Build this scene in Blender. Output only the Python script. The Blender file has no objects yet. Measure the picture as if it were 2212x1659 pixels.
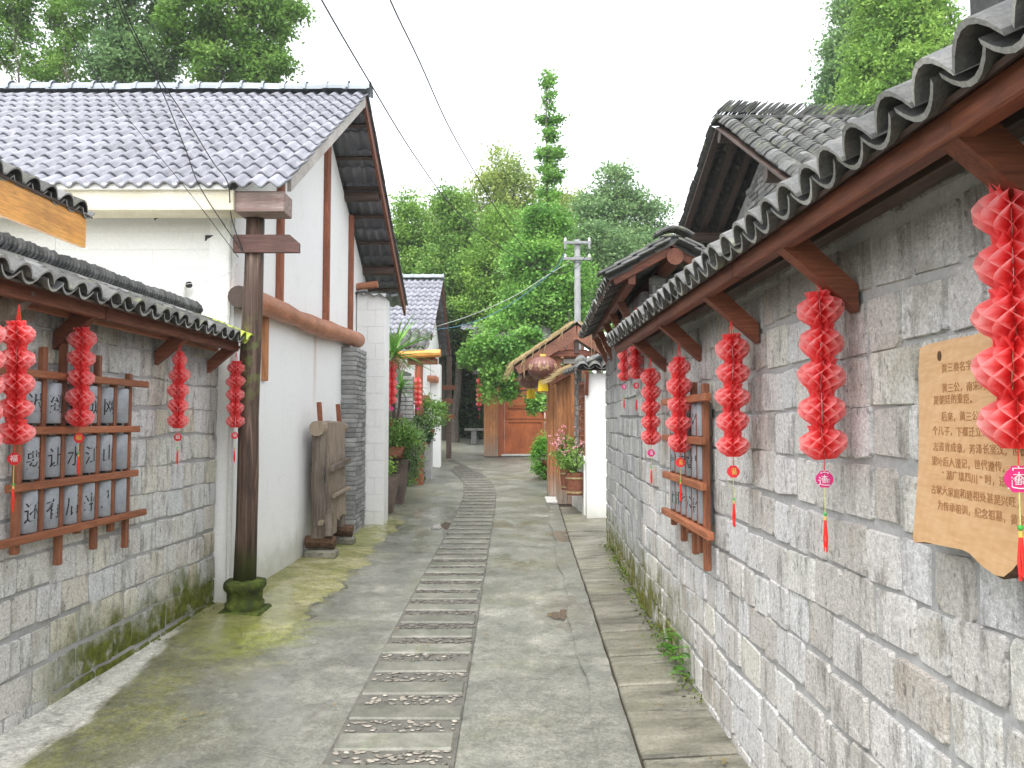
import bpy, bmesh, math, random
import numpy as np
from mathutils import Vector, Matrix
R = math.radians
random.seed(11)
rng = np.random.default_rng(11)
sc = bpy.context.scene
COL = sc.collection

# ------------------------------------------------------------------ camera
CAMZ = 1.65
PIT = math.atan(82.5 / 1660.0)
cd = bpy.data.cameras.new('camera')
cd.sensor_width = 36.0
cd.lens = 1660.0 / 2212.0 * 36.0
cd.clip_start = 0.05
cd.clip_end = 2000
cam = bpy.data.objects.new('camera', cd)
COL.objects.link(cam)
cam.location = (0, 0, CAMZ)
cam.rotation_euler = (R(90) + PIT, 0, 0)
sc.camera = cam

# ------------------------------------------------------------------ world, sun, exposure
w = bpy.data.worlds.new('World')
sc.world = w
w.use_nodes = True
nt = w.node_tree
nt.nodes.clear()
SUN_EL, SUN_ROT = R(62), R(200)
sky = nt.nodes.new('ShaderNodeTexSky')
sky.sky_type = 'NISHITA'
sky.sun_disc = False
sky.sun_elevation = SUN_EL
sky.sun_rotation = SUN_ROT
sky.air_density = 1.0
sky.dust_density = 1.5
sky.ozone_density = 1.0
hsv = nt.nodes.new('ShaderNodeHueSaturation')
hsv.inputs['Saturation'].default_value = 0.16
bg = nt.nodes.new('ShaderNodeBackground')
bg.inputs['Strength'].default_value = 0.15
wo = nt.nodes.new('ShaderNodeOutputWorld')
nt.links.new(sky.outputs[0], hsv.inputs['Color'])
nt.links.new(hsv.outputs[0], bg.inputs['Color'])
nt.links.new(bg.outputs[0], wo.inputs['Surface'])
ld = bpy.data.lights.new('sun', 'SUN')
ld.energy = 1.0
ld.angle = R(40)
ld.color = (1.0, 0.97, 0.93)
sun = bpy.data.objects.new('sun', ld)
COL.objects.link(sun)
sd = Vector((math.sin(SUN_ROT) * math.cos(SUN_EL), math.cos(SUN_ROT) * math.cos(SUN_EL), math.sin(SUN_EL)))
sun.rotation_euler = sd.to_track_quat('Z', 'Y').to_euler()
sun.location = (0, -3, 12)
sc.view_settings.view_transform = 'Standard'
sc.view_settings.look = 'None'
sc.view_settings.gamma = 1.0
sc.view_settings.use_curve_mapping = False
sc.view_settings.exposure = 1.88
sc.cycles.max_bounces = 7
sc.cycles.diffuse_bounces = 4
sc.cycles.transparent_max_bounces = 6
sc.cycles.caustics_reflective = False
sc.cycles.caustics_refractive = False

# ------------------------------------------------------------------ geometry of the view (metres from picture points)
F = 1660.0
cp, sp = math.cos(PIT), math.sin(PIT)
Z = Vector((0, 0, 1))


def ray(px, py):
    xc = (px - 1106.0) / F
    yc = (829.5 - py) / F
    return Vector((xc, cp - yc * sp, sp + yc * cp))


def at(px, py, Y):
    r = ray(px, py)
    t = Y / r.y
    return Vector((r.x * t, Y, CAMZ + r.z * t))


def gz(y):
    return float(np.interp(y, [-5, 4, 7, 10, 13, 15, 18.5, 21, 23, 29, 45],
                           [-.02, 0, .06, .09, .16, .25, .45, .58, .70, .92, 1.2]))


WL = {}


def wloc(o):
    return WL.get(o.name, Vector((0, 0, 0)))


def props(o, label=None, cat=None, group=None, kind=None):
    if label: o['label'] = label
    if cat: o['category'] = cat
    if group: o['group'] = group
    if kind: o['kind'] = kind
    return o


def thing(name, label, cat, loc, group=None):
    o = bpy.data.objects.new(name, None)
    o.empty_display_size = 0.2
    COL.objects.link(o)
    o.location = loc
    WL[o.name] = Vector(loc)
    return props(o, label, cat, group)


def link_mesh(name, me, parent=None, M=None, kind=None, label=None):
    """an object of mesh me whose world matrix is M"""
    o = bpy.data.objects.new(name, me)
    COL.objects.link(o)
    M = M if M is not None else Matrix.Identity(4)
    if parent is not None:
        o.parent = parent
        L = wloc(parent)
        o.matrix_basis = Matrix.Translation(-L) @ M
    else:
        o.matrix_basis = M
    WL[o.name] = Vector(M.translation)
    if kind: o['kind'] = kind
    if label: o['label'] = label
    return o


class MB:
    def __init__(s):
        s.v = []
        s.f = []

    def add(s, vs, fs, M=None):
        b = len(s.v)
        for p in vs:
            p = Vector(p)
            s.v.append(M @ p if M is not None else p)
        for q in fs:
            s.f.append(tuple(i + b for i in q))
        return s

    def box(s, c, d, ch=0.004, M=None):
        """chamfered box, centre c, size d"""
        c = Vector(c)
        hx, hy, hz = d[0] / 2, d[1] / 2, d[2] / 2
        ch = min(ch, hx * .45, hy * .45, hz * .45)
        vs = []
        ix = {}
        for sx in (-1, 1):
            for sy in (-1, 1):
                for sz in (-1, 1):
                    base = (sx * hx, sy * hy, sz * hz)
                    for a in range(3):
                        p = [base[0] - sx * ch, base[1] - sy * ch, base[2] - sz * ch]
                        p[a] = base[a]
                        ix[(sx, sy, sz, a)] = len(vs)
                        vs.append(c + Vector(p))
        fs = []
        cen = c

        def face(ids):
            n = (vs[ids[1]] - vs[ids[0]]).cross(vs[ids[2]] - vs[ids[0]])
            m = sum((vs[i] for i in ids), Vector()) / len(ids) - cen
            fs.append(tuple(ids) if n.dot(m) > 0 else tuple(reversed(ids)))
        for a in range(3):
            b, e = (a + 1) % 3, (a + 2) % 3
            for sa in (-1, 1):
                ids = []
                for sb, se in ((-1, -1), (1, -1), (1, 1), (-1, 1)):
                    k = [0, 0, 0]
                    k[a], k[b], k[e] = sa, sb, se
                    ids.append(ix[(*k, a)])
                face(ids)
            for sb in (-1, 1):
                for se in (-1, 1):
                    k0 = [0, 0, 0]
                    k1 = [0, 0, 0]
                    k0[a], k0[b], k0[e] = -1, sb, se
                    k1[a], k1[b], k1[e] = 1, sb, se
                    face([ix[(*k0, b)], ix[(*k1, b)], ix[(*k1, e)], ix[(*k0, e)]])
        for sx in (-1, 1):
            for sy in (-1, 1):
                for sz in (-1, 1):
                    face([ix[(sx, sy, sz, 0)], ix[(sx, sy, sz, 1)], ix[(sx, sy, sz, 2)]])
        return s.add(vs, fs, M)

    def beam(s, a, b, w, h, up=Z, ch=0.005, off=(0, 0)):
        """rectangular bar from a to b; w across, h along up"""
        a, b, up = Vector(a), Vector(b), Vector(up)
        d = (b - a)
        L = d.length
        y = d / L
        x = y.cross(up).normalized()
        z = x.cross(y)
        M = Matrix.Translation((a + b) / 2) @ Matrix((x, y, z)).transposed().to_4x4()
        return s.box((off[0], 0, off[1]), (w, L, h), ch, M)

    def tube(s, pts, rad, n=8, cap=True, wob=0.0):
        pts = [Vector(p) for p in pts]
        if not hasattr(rad, '__len__'): rad = [rad] * len(pts)
        vs, fs = [], []
        ref = None
        for i, p in enumerate(pts):
            t = (pts[min(i + 1, len(pts) - 1)] - pts[max(i - 1, 0)]).normalized()
            if ref is None:
                ref = Vector((1, 0, 0)) if abs(t.x) < .8 else Vector((0, 1, 0))
            x = (ref - t * ref.dot(t)).normalized()
            ref = x
            y = t.cross(x)
            for k in range(n):
                a = 2 * math.pi * k / n
                r = rad[i] * (1 + (random.uniform(-wob, wob) if wob else 0))
                vs.append(p + x * (math.cos(a) * r) + y * (math.sin(a) * r))
        for i in range(len(pts) - 1):
            for k in range(n):
                k2 = (k + 1) % n
                fs.append((i * n + k, i * n + k2, (i + 1) * n + k2, (i + 1) * n + k))
        if cap:
            fs.append(tuple(reversed(range(n))))
            fs.append(tuple((len(pts) - 1) * n + k for k in range(n)))
        return s.add(vs, fs)

    def lathe(s, prof, n=16, c=(0, 0, 0), cap=True):
        c = Vector(c)
        vs, fs = [], []
        for r, z in prof:
            for k in range(n):
                a = 2 * math.pi * k / n
                vs.append(c + Vector((math.cos(a) * r, math.sin(a) * r, z)))
        m = len(prof)
        for i in range(m - 1):
            for k in range(n):
                k2 = (k + 1) % n
                fs.append((i * n + k, i * n + k2, (i + 1) * n + k2, (i + 1) * n + k))
        if cap:
            fs.append(tuple(reversed(range(n))))
            fs.append(tuple((m - 1) * n + k for k in range(n)))
        return s.add(vs, fs)

    def prism(s, poly, ext):
        """flat polygon (3D points) pushed along ext"""
        poly = [Vector(p) for p in poly]
        ext = Vector(ext)
        n = len(poly)
        nn = Vector()
        for i in range(n):
            nn += poly[i].cross(poly[(i + 1) % n])
        if nn.dot(ext) > 0: poly.reverse()
        vs = poly + [p + ext for p in poly]
        fs = [tuple(range(n)), tuple(reversed(range(n, 2 * n)))]
        for i in range(n):
            j = (i + 1) % n
            fs.append((j, i, n + i, n + j))
        return s.add(vs, fs)

    def mesh(s, name, mat, smooth=False, off=None):
        me = bpy.data.meshes.new(name)
        off = off or Vector((0, 0, 0))
        me.from_pydata([tuple(p - off) for p in s.v], [], s.f)
        if mat: me.materials.append(mat)
        if smooth:
            me.polygons.foreach_set('use_smooth', [True] * len(me.polygons))
        me.update()
        return me

    def build(s, name, mat, parent=None, smooth=False, label=None, kind=None, loc=None):
        """world-space vertices; the object's origin sits at its own first-vertex box centre or at loc"""
        if loc is None:
            a = np.array([tuple(p) for p in s.v])
            lo, hi = a.min(0), a.max(0)
            loc = Vector(((lo[0] + hi[0]) / 2, (lo[1] + hi[1]) / 2, (lo[2] + hi[2]) / 2))
        loc = Vector(loc)
        me = s.mesh(name, mat, smooth, loc)
        return link_mesh(name, me, parent, Matrix.Translation(loc), kind, label)


def frame(x, y, z, p):
    return Matrix.Translation(Vector(p)) @ Matrix((Vector(x), Vector(y), Vector(z))).transposed().to_4x4()


def copy_tree(o, parent=None):
    c = o.copy()
    COL.objects.link(c)
    if parent is not None: c.parent = parent
    WL[c.name] = wloc(o).copy()
    for ch in list(o.children):
        copy_tree(ch, c)
    return c


def big_mesh(name, V, Q, mat, smooth=False):
    """fast quads mesh from numpy arrays"""
    me = bpy.data.meshes.new(name)
    nv, nq = len(V), len(Q)
    k = Q.shape[1]
    me.vertices.add(nv)
    me.vertices.foreach_set('co', V.astype(np.float32).ravel())
    me.loops.add(nq * k)
    me.loops.foreach_set('vertex_index', Q.astype(np.int32).ravel())
    me.polygons.add(nq)
    me.polygons.foreach_set('loop_start', np.arange(0, nq * k, k, dtype=np.int32))
    me.polygons.foreach_set('loop_total', np.full(nq, k, dtype=np.int32))
    if smooth: me.polygons.foreach_set('use_smooth', np.ones(nq, dtype=bool))
    me.materials.append(mat)
    me.update(calc_edges=True)
    return me


def glyphs(text, size, M, name, mat, parent, extrude=0.0008, label=None):
    cu = bpy.data.curves.new('lettering', 'FONT')
    cu.body = text
    cu.size = size
    cu.align_x = 'CENTER'
    cu.align_y = 'CENTER'
    cu.extrude = extrude
    cu.resolution_u = 1
    to = bpy.data.objects.new('lettering_source', cu)
    COL.objects.link(to)
    dg = bpy.context.evaluated_depsgraph_get()
    me = bpy.data.meshes.new_from_object(to.evaluated_get(dg))
    bpy.data.objects.remove(to)
    bpy.data.curves.remove(cu)
    me.name = name
    me.materials.clear()
    me.materials.append(mat)
    return link_mesh(name, me, parent, M, label=label)

# ------------------------------------------------------------------ materials
class NT:
    def __init__(s, name):
        s.m = bpy.data.materials.new(name)
        s.m.use_nodes = True
        s.t = s.m.node_tree
        s.t.nodes.clear()
        s.out = s.t.nodes.new('ShaderNodeOutputMaterial')
        s.b = s.t.nodes.new('ShaderNodeBsdfPrincipled')
        s.t.links.new(s.b.outputs[0], s.out.inputs['Surface'])
        g = s.t.nodes.new('ShaderNodeNewGeometry')
        s.pos = g.outputs['Position']
        s.nrm = g.outputs['Normal']
        s._xyz = None
        s._rnd = None

    def n(s, typ, **kw):
        nd = s.t.nodes.new('ShaderNode' + typ)
        for k, v in kw.items(): setattr(nd, k, v)
        return nd

    def link(s, a, b): s.t.links.new(a, b)

    def setin(s, sock, v):
        if hasattr(v, 'links') or hasattr(v, 'is_output'): s.link(v, sock)
        else: sock.default_value = v

    def xyz(s):
        if s._xyz is None:
            nd = s.n('SeparateXYZ')
            s.link(s.pos, nd.inputs[0])
            s._xyz = nd.outputs
        return s._xyz

    def rnd(s):
        if s._rnd is None: s._rnd = s.n('ObjectInfo').outputs['Random']
        return s._rnd

    def math(s, op, a, b=0.0, c=None, clamp=False):
        nd = s.n('Math', operation=op, use_clamp=clamp)
        s.setin(nd.inputs[0], a)
        s.setin(nd.inputs[1], b)
        if c is not None: s.setin(nd.inputs[2], c)
        return nd.outputs[0]

    def map(s, v, a, b, c=0.0, d=1.0, smooth=True):
        nd = s.n('MapRange', interpolation_type='SMOOTHSTEP' if smooth else 'LINEAR')
        s.setin(nd.inputs['Value'], v)
        for k, x in zip(('From Min', 'From Max', 'To Min', 'To Max'), (a, b, c, d)): nd.inputs[k].default_value = x
        return nd.outputs[0]

    def scaled(s, k, src=None):
        nd = s.n('VectorMath', operation='MULTIPLY')
        s.link(src or s.pos, nd.inputs[0])
        nd.inputs[1].default_value = k
        return nd.outputs[0]

    def noise(s, scale, detail=5.0, vec=None, rough=.6, dist=0.0):
        nd = s.n('TexNoise')
        s.link(vec or s.pos, nd.inputs['Vector'])
        nd.inputs['Scale'].default_value = scale
        nd.inputs['Detail'].default_value = detail
        nd.inputs['Roughness'].default_value = rough
        nd.inputs['Distortion'].default_value = dist
        return nd.outputs['Fac']

    def ramp(s, v, stops):
        nd = s.n('ValToRGB')
        s.link(v, nd.inputs[0])
        e = nd.color_ramp.elements
        while len(e) < len(stops): e.new(0.5)
        for i, (p, c) in enumerate(stops):
            e[i].position = p
            e[i].color = (*c, 1)
        return nd.outputs[0]

    def mix(s, fac, a, b, blend='MIX'):
        nd = s.n('MixRGB', blend_type=blend)
        s.setin(nd.inputs[0], fac)
        for i, v in ((1, a), (2, b)):
            if isinstance(v, tuple): v = (*v[:3], 1.0)
            s.setin(nd.inputs[i], v)
        return nd.outputs[0]

    def tint(s, col, amt, v=None):
        """multiply colour by 1-amt..1+amt from a value"""
        v = s.map(s.rnd(), 0, 1, 1 - amt, 1 + amt, False) if v is None else s.map(v, .3, .7, 1 - amt, 1 + amt, False)
        nd = s.n('VectorMath', operation='SCALE')
        s.link(col, nd.inputs[0])
        s.link(v, nd.inputs['Scale'])
        return nd.outputs[0]

    def bump(s, h, strength=.4, dist=.01, normal=None):
        nd = s.n('Bump')
        s.link(h, nd.inputs['Height'])
        nd.inputs['Strength'].default_value = strength
        nd.inputs['Distance'].default_value = dist
        if normal is not None: s.link(normal, nd.inputs['Normal'])
        return nd.outputs[0]

    def fin(s, col, rough=.8, nrm=None, spec=.3):
        s.setin(s.b.inputs['Base Color'], (*col, 1) if isinstance(col, tuple) else col)
        s.setin(s.b.inputs['Roughness'], rough)
        s.b.inputs['Specular IOR Level'].default_value = spec
        if nrm is not None: s.link(nrm, s.b.inputs['Normal'])
        return s.m


def plain(name, c1, c2, scale=8.0, rough=.7, bump=.2, bscale=90.0, objvar=.12, spec=.3, stretch=None, dist=.004):
    t = NT(name)
    v = t.scaled(stretch) if stretch else None
    c = t.ramp(t.noise(scale, 6, v), [(.3, c1), (.7, c2)])
    c = t.tint(c, objvar)
    f = t.noise(bscale, 4, v)
    c = t.tint(c, .12, f)
    return t.fin(c, rough, t.bump(f, bump, dist), spec)


def wood(name, c1, c2, axis='z', scale=3.0, rough=.55, objvar=.15, spec=.35, knots=True, grey=None):
    """grain streaks running along axis"""
    t = NT(name)
    k = {'x': (1.2, 18, 18), 'y': (18, 1.2, 18), 'z': (18, 18, 1.2)}[axis]
    v = t.scaled(k)
    g = t.noise(scale, 6, v, .65, .6)
    c = t.ramp(g, [(.28, c1), (.72, c2)])
    b = t.noise(2.2, 3)
    c = t.tint(c, .25, b)
    c = t.tint(c, .30, t.noise(7.0, 4, v, .7))
    c = t.mix(t.map(t.noise(14, 4, t.scaled((1, 1, 1))), .60, .72, 0, .45), c, (c2[0] * .3, c2[1] * .3, c2[2] * .3))
    c = t.tint(c, objvar)
    if grey:
        z = t.xyz()[2]
        m = t.math('MULTIPLY', t.map(z, grey[1], grey[0], 1, 0), t.map(t.noise(9, 4), .3, .6, .5, 1))
        c = t.mix(m, c, grey[2])
    return t.fin(c, rough, t.bump(g, .35, .004), spec)


def mk_stone(name, base, left):
    t = NT(name)
    r = t.rnd()
    x, y, z = t.xyz()
    c = t.ramp(r, base)
    st = t.noise(5, 6, t.scaled((3.2, 3.2, .8)), .65)
    c = t.mix(t.map(st, .49, .68, 0, .6), c, (.13, .125, .11))           # dark run-off stains
    c = t.mix(t.map(t.noise(9, 5), .52, .72, 0, .5), c, (.50, .48, .46))   # pale lime patches
    c = t.mix(t.map(t.noise(3.1, 4), .56, .72, 0, .4), c, (.30, .24, .16))   # ochre
    f = t.noise(70, 5, None, .75)
    g = t.noise(230, 3, None, .7)
    c = t.tint(c, .34, f)
    c = t.tint(c, .26, g)
    pit = t.noise(38, 3, t.scaled((1, 1, .6)), .6)
    c = t.mix(t.map(pit, .60, .70, 0, .6), c, (.12, .115, .105))
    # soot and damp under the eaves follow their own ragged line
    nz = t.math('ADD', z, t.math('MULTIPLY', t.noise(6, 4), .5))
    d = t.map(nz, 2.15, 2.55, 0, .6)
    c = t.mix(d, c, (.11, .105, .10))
    # moss at the foot
    nm = t.noise(4.5, 5)
    if left:
        zz = t.math('SUBTRACT', z, t.math('MULTIPLY', nm, .75))
        m = t.math('MULTIPLY', t.map(zz, -.16, .22, 1, 0), t.map(y, 4.0, 4.8))
        m = t.math('MULTIPLY', m, t.map(t.noise(8, 4), .30, .5, .45, 1))
        mc = t.ramp(t.noise(22, 4), [(.3, (.06, .075, .012)), (.7, (.17, .19, .025))])
    else:
        zz = t.math('SUBTRACT', z, t.math('MULTIPLY', nm, .9))
        m = t.math('MULTIPLY', t.map(zz, -.22, .20, 1, 0), t.map(y, 4.4, 5.4))
        m = t.math('MULTIPLY', m, t.map(t.noise(8, 4), .32, .54, .15, 1))
        mc = t.ramp(t.noise(22, 4), [(.3, (.075, .085, .015)), (.7, (.20, .20, .035))])
    c = t.mix(m, c, mc)
    h = t.math('ADD', t.math('MULTIPLY', f, .7), t.math('MULTIPLY', t.noise(24, 4), .6))
    return t.fin(c, .88, t.bump(h, .8, .014), .2)


M = {}
GREYS = [(0.0, (0.656, 0.627, 0.588)), (.2, (0.660, 0.660, 0.660)), (.36, (0.542, 0.512, 0.472)), (.5, (0.660, 0.660, 0.660)), (.64, (0.505, 0.476, 0.432)),
         (.76, (0.660, 0.660, 0.653)), (.88, (0.660, 0.650, 0.575)), (1.0, (0.660, 0.660, 0.660))]
LGREYS = [(0.0, (0.660, 0.660, 0.601)), (.2, (0.660, 0.660, 0.660)), (.36, (0.629, 0.603, 0.539)), (.5, (0.660, 0.660, 0.660)), (.64, (0.645, 0.585, 0.477)),
          (.76, (0.645, 0.660, 0.660)), (.88, (0.660, 0.634, 0.509)), (1.0, (0.660, 0.660, 0.660))]
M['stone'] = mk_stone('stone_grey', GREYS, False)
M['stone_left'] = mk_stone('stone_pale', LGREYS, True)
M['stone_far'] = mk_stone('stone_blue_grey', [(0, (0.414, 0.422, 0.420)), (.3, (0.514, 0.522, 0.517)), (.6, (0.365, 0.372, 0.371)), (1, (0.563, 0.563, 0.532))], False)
M['mortar'] = plain('mortar', (0.321, 0.321, 0.315), (0.451, 0.451, 0.445), 5, .9, .6, 60, 0, .15, dist=.008)


def mk_tile(name, c1, c2, lichen):
    t = NT(name)
    c = t.ramp(t.noise(14, 5), [(.3, c1), (.7, c2)])
    c = t.tint(c, .3)
    f = t.noise(120, 4)
    c = t.tint(c, .25, f)
    m = t.map(t.noise(7, 5), .56, .72, 0, lichen)
    c = t.mix(m, c, (.24, .25, .12))
    return t.fin(c, .7, t.bump(f, .35, .003), .3)


M['tile'] = mk_tile('clay_tile_grey', (.085, .088, .088), (.165, .165, .157), .4)
M['tile_dark'] = mk_tile('clay_tile_dark', (.042, .044, .043), (.095, .095, .087), .45)
M['tile_moss'] = mk_tile('clay_tile_mossy', (.20, .26, .03), (.33, .38, .06), .9)
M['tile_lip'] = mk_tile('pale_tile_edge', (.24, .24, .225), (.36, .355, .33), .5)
t = NT('cement_tile')
x, y, z = t.xyz()
c = t.ramp(t.noise(6, 6), [(.3, (.18, .185, .213)), (.7, (.27, .275, .31))])
c = t.tint(c, .13)
c = t.tint(c, .18, t.noise(60, 5, None, .7))
c = t.tint(c, .12, t.noise(9, 5, t.scaled((2.5, .6, .6))))
c = t.mix(t.map(t.noise(2.2, 5), .52, .70, 0, .22), c, (.10, .105, .10))
c = t.mix(t.map(t.noise(19, 4), .66, .74, 0, .3), c, (.055, .06, .045))
M['cement_tile'] = t.fin(c, .5, t.bump(t.noise(90, 4), .2, .003), .35)
M['ridge'] = plain('ridge_cement', (.24, .27, .30), (.33, .36, .39), 6, .6, .2, 90, .12)


def mk_plaster(name, col, dirt):
    t = NT(name)
    c = t.mix(t.map(t.noise(1.3, 5), .4, .75, 0, .10), (*col, 1), (col[0] * .86, col[1] * .86, col[2] * .83, 1))
    x, y, z = t.xyz()
    st = t.noise(3, 5, t.scaled((6, 6, .5)))
    c = t.mix(t.map(st, .58, .8, 0, .30 * dirt), c, (.48, .44, .37, 1))
    c = t.mix(t.map(t.noise(2.1, 6, None, .7), .56, .72, 0, .16 * dirt), c, (.55, .54, .5, 1))
    c = t.tint(c, .05, t.noise(45, 4))
    rs = t.math('MULTIPLY', t.map(t.math('ABSOLUTE', t.math('SUBTRACT', y, 9.2)), .02, .09, 1, 0), t.math('MULTIPLY', t.map(z, 1.5, 2.5), t.map(z, 2.66, 2.70, 1, 0)))
    c = t.mix(t.math('MULTIPLY', rs, .35 * dirt), c, (.5, .33, .22, 1))
    low = t.math('SUBTRACT', z, t.math('MULTIPLY', t.noise(5, 4), .5))
    c = t.mix(t.map(low, -.2, .35, .5 * dirt, 0), c, (.40, .40, .31, 1))
    return t.fin(c, .9, t.bump(t.noise(140, 3), .12, .003), .2)


M['plaster'] = mk_plaster('white_plaster', (.87, .87, .86), 1.25)
M['siding'] = mk_plaster('white_siding', (.80, .80, .785), .5)
M['redwood'] = wood('red_stained_timber', (0.098, 0.027, 0.014), (0.212, 0.072, 0.036), 'y')
M['redwood_z'] = wood('red_stained_post', (0.187, 0.055, 0.024), (0.315, 0.106, 0.051), 'z')
M['redwood_x'] = wood('red_stained_board', (0.098, 0.027, 0.014), (0.212, 0.072, 0.036), 'x')
M['darkwood'] = wood('dark_timber', (.035, .022, .016), (.085, .055, .042), 'y')
M['darkwood_x'] = wood('dark_timber_cross', (.04, .026, .02), (.10, .065, .05), 'x')
M['lattice'] = wood('lattice_timber_upright', (.17, .058, .028), (.30, .115, .058), 'z')
M['lattice_y'] = wood('lattice_timber_rail', (.22, .07, .03), (.37, .14, .065), 'y')
M['orange'] = wood('orange_varnished_plank', (.56, .23, .045), (.74, .37, .085), 'x', 1.2, .4, .05, .5)
M['orange_y'] = wood('orange_varnished_fascia', (.56, .23, .045), (.74, .37, .085), 'y', 1.2, .4, .05, .5)
M['plank'] = wood('cedar_plank', (.30, .115, .04), (.47, .21, .085), 'z', grey=(.9, .15, (.30, .27, .235, 1)))
M['plank_far'] = wood('cedar_plank_gate', (.34, .14, .05), (.50, .23, .10), 'z', grey=(1.5, .6, (.32, .25, .2, 1)))
M['door'] = wood('red_brown_door', (.30, .075, .025), (.42, .13, .045), 'z', 1.5)
M['barge'] = wood('brown_barge_board', (.17, .068, .04), (.27, .12, .075), 'x')
M['paleboard'] = wood('pale_grey_barge', (.42, .38, .34), (.55, .50, .46), 'y')
M['logs'] = wood('stained_log', (.33, .125, .06), (.46, .20, .115), 'y', 1.0, .5)
M['grey_wood'] = wood('weathered_timber', (.115, .09, .072), (.26, .215, .175), 'z', 1.6, .85, .1, .2)
M['grey_plank'] = wood('weathered_plank', (.20, .155, .112), (.34, .275, .21), 'z', 1.6, .85, .08, .2)
M['barrel'] = wood('barrel_stave', (.16, .055, .03), (.27, .105, .06), 'z')
# old pole: brown with black and grey wear, green at the foot
t = NT('old_pole')
g = t.noise(2.2, 6, t.scaled((12, 12, .8)), .7, .8)
c = t.ramp(g, [(.3, (.016, .010, .008)), (.5, (.07, .04, .027)), (.72, (.20, .135, .10))])
x, y, z = t.xyz()
zz = t.math('SUBTRACT', z, t.math('MULTIPLY', t.noise(5, 4), .8))
c = t.mix(t.map(zz, -.05, .35, .85, 0), c, (.05, .065, .015))
c = t.mix(t.math('MULTIPLY', t.map(t.math('ABSOLUTE', t.math('SUBTRACT', z, 2.15)), .1, .5, .7, 0), t.map(t.noise(12, 4), .45, .6)), c, (.12, .15, .04))
M['pole'] = t.fin(c, .6, t.bump(g, .5, .006), .35)
t = NT('mossy_stone')
c = t.ramp(t.noise(12, 6), [(.3, (.03, .037, .018)), (.5, (.055, .075, .014)), (.72, (.13, .17, .03))])
M['mossy'] = t.fin(c, .9, t.bump(t.noise(45, 5), .7, .01), .2)
M['plinth_stone'] = M['mossy']
M['brick'] = plain('grey_brick', (.19, .195, .195), (.34, .335, .32), 9, .85, .5, 70, .3, .2, dist=.006)
M['concrete_pole'] = plain('concrete_pole', (.17, .175, .18), (.25, .255, .26), 7, .85, .25, 60, 0, .2)
M['metal'] = plain('grey_metal', (.16, .165, .17), (.24, .245, .25), 12, .55, .1, 90, .1, .4)
M['black'] = plain('black_cable', (.012, .012, .014), (.03, .03, .032), 10, .5, .1, 90, 0)
M['blue_cable'] = plain('blue_cable', (.06, .16, .22), (.08, .2, .27), 10, .5, .1, 90, 0)
M['pale_cable'] = plain('pale_cable', (.4, .42, .4), (.5, .5, .48), 10, .5, .1, 90, 0)
M['pvc'] = plain('white_pvc', (.66, .66, .63), (.76, .76, .73), 5, .4, .05, 90, .05, .5)
M['gutter'] = plain('cream_gutter', (.50, .45, .33), (.68, .64, .53), 2.5, .6, .15, 60, .05)
M['ceramic'] = plain('glazed_tube', (.24, .26, .285), (.33, .35, .375), 14, .35, .05, 90, .08, .5)
M['ink'] = plain('black_ink', (.012, .012, .014), (.03, .03, .032), 20, .5, .05, 90, 0)
M['terracotta'] = plain('terracotta', (.25, .085, .05), (.36, .14, .085), 8, .75, .2, 80, .15)
M['rust'] = plain('rusty_planter', (.095, .07, .058), (.20, .15, .125), 6, .7, .3, 60, .15)
M['dry_leaf'] = plain('dry_leaf', (.13, .085, .03), (.30, .24, .08), 20, .8, .1, 60, .2)
M['soil'] = plain('soil', (.03, .022, .016), (.06, .045, .03), 20, .95, .6, 60, 0)
M['thatch'] = plain('straw', (.25, .18, .085), (.46, .36, .2), 30, .9, .3, 120, .25)
M['glass'] = plain('window_glass', (.25, .29, .31), (.36, .4, .42), 3, .12, .02, 60, 0, .6)
M['hole'] = plain('torn_backing', (.03, .03, .03), (.09, .085, .08), 20, .95, .3, 60, 0)
M['gilt'] = plain('faded_gilt', (.27, .16, .085), (.36, .24, .13), 30, .55, .1, 60, 0)
M['fringe'] = plain('yellow_fringe', (.60, .43, .015), (.80, .60, .03), 60, .8, .3, 200, .05, stretch=(1, 1, .05))
M['big_lantern'] = plain('faded_maroon_cloth', (.125, .045, .034), (.19, .08, .06), 5, .4, .06, 60, .05, .5)
M['gold'] = plain('gold_cap', (.6, .42, .08), (.7, .5, .12), 20, .4, .05, 60, 0, .5)
M['tag_red'] = plain('tag_red', (.62, .02, .03), (.7, .03, .04), 20, .45, .05, 60, 0)
M['tag_pink'] = plain('tag_pink', (.60, .025, .17), (.68, .04, .22), 20, .4, .05, 60, 0)
M['tag_white'] = plain('tag_white_print', (.75, .66, .68), (.8, .72, .74), 20, .5, .05, 60, 0)
M['tag_gold'] = plain('tag_gold_print', (.7, .45, .08), (.75, .5, .1), 20, .5, .05, 60, 0)
M['bead_green'] = plain('green_bead', (.05, .38, .06), (.07, .45, .08), 20, .3, .05, 60, 0)
M['tassel'] = plain('red_tassel', (.72, .03, .02), (.82, .05, .04), 60, .7, .2, 160, 0)
M['string'] = plain('yellow_string', (.50, .52, .18), (.58, .58, .25), 60, .7, .1, 160, 0)
M['engrave'] = plain('burnt_lettering', (.33, .155, .06), (.43, .22, .095), 60, .7, .1, 160, 0)
t = NT('inscribed_board')
v = t.scaled((1, 3.0, 14))
g = t.noise(3.0, 5, v, .6, 1.4)
wv = t.n('TexWave', wave_type='RINGS', rings_direction='X')
t.link(t.scaled((1, 1.2, 1.0)), wv.inputs['Vector'])
wv.inputs['Scale'].default_value = 9
wv.inputs['Distortion'].default_value = 7
wv.inputs['Detail'].default_value = 3
c = t.ramp(g, [(.25, (.56, .32, .155)), (.55, (.65, .41, .215)), (.8, (.70, .48, .285))])
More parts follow.
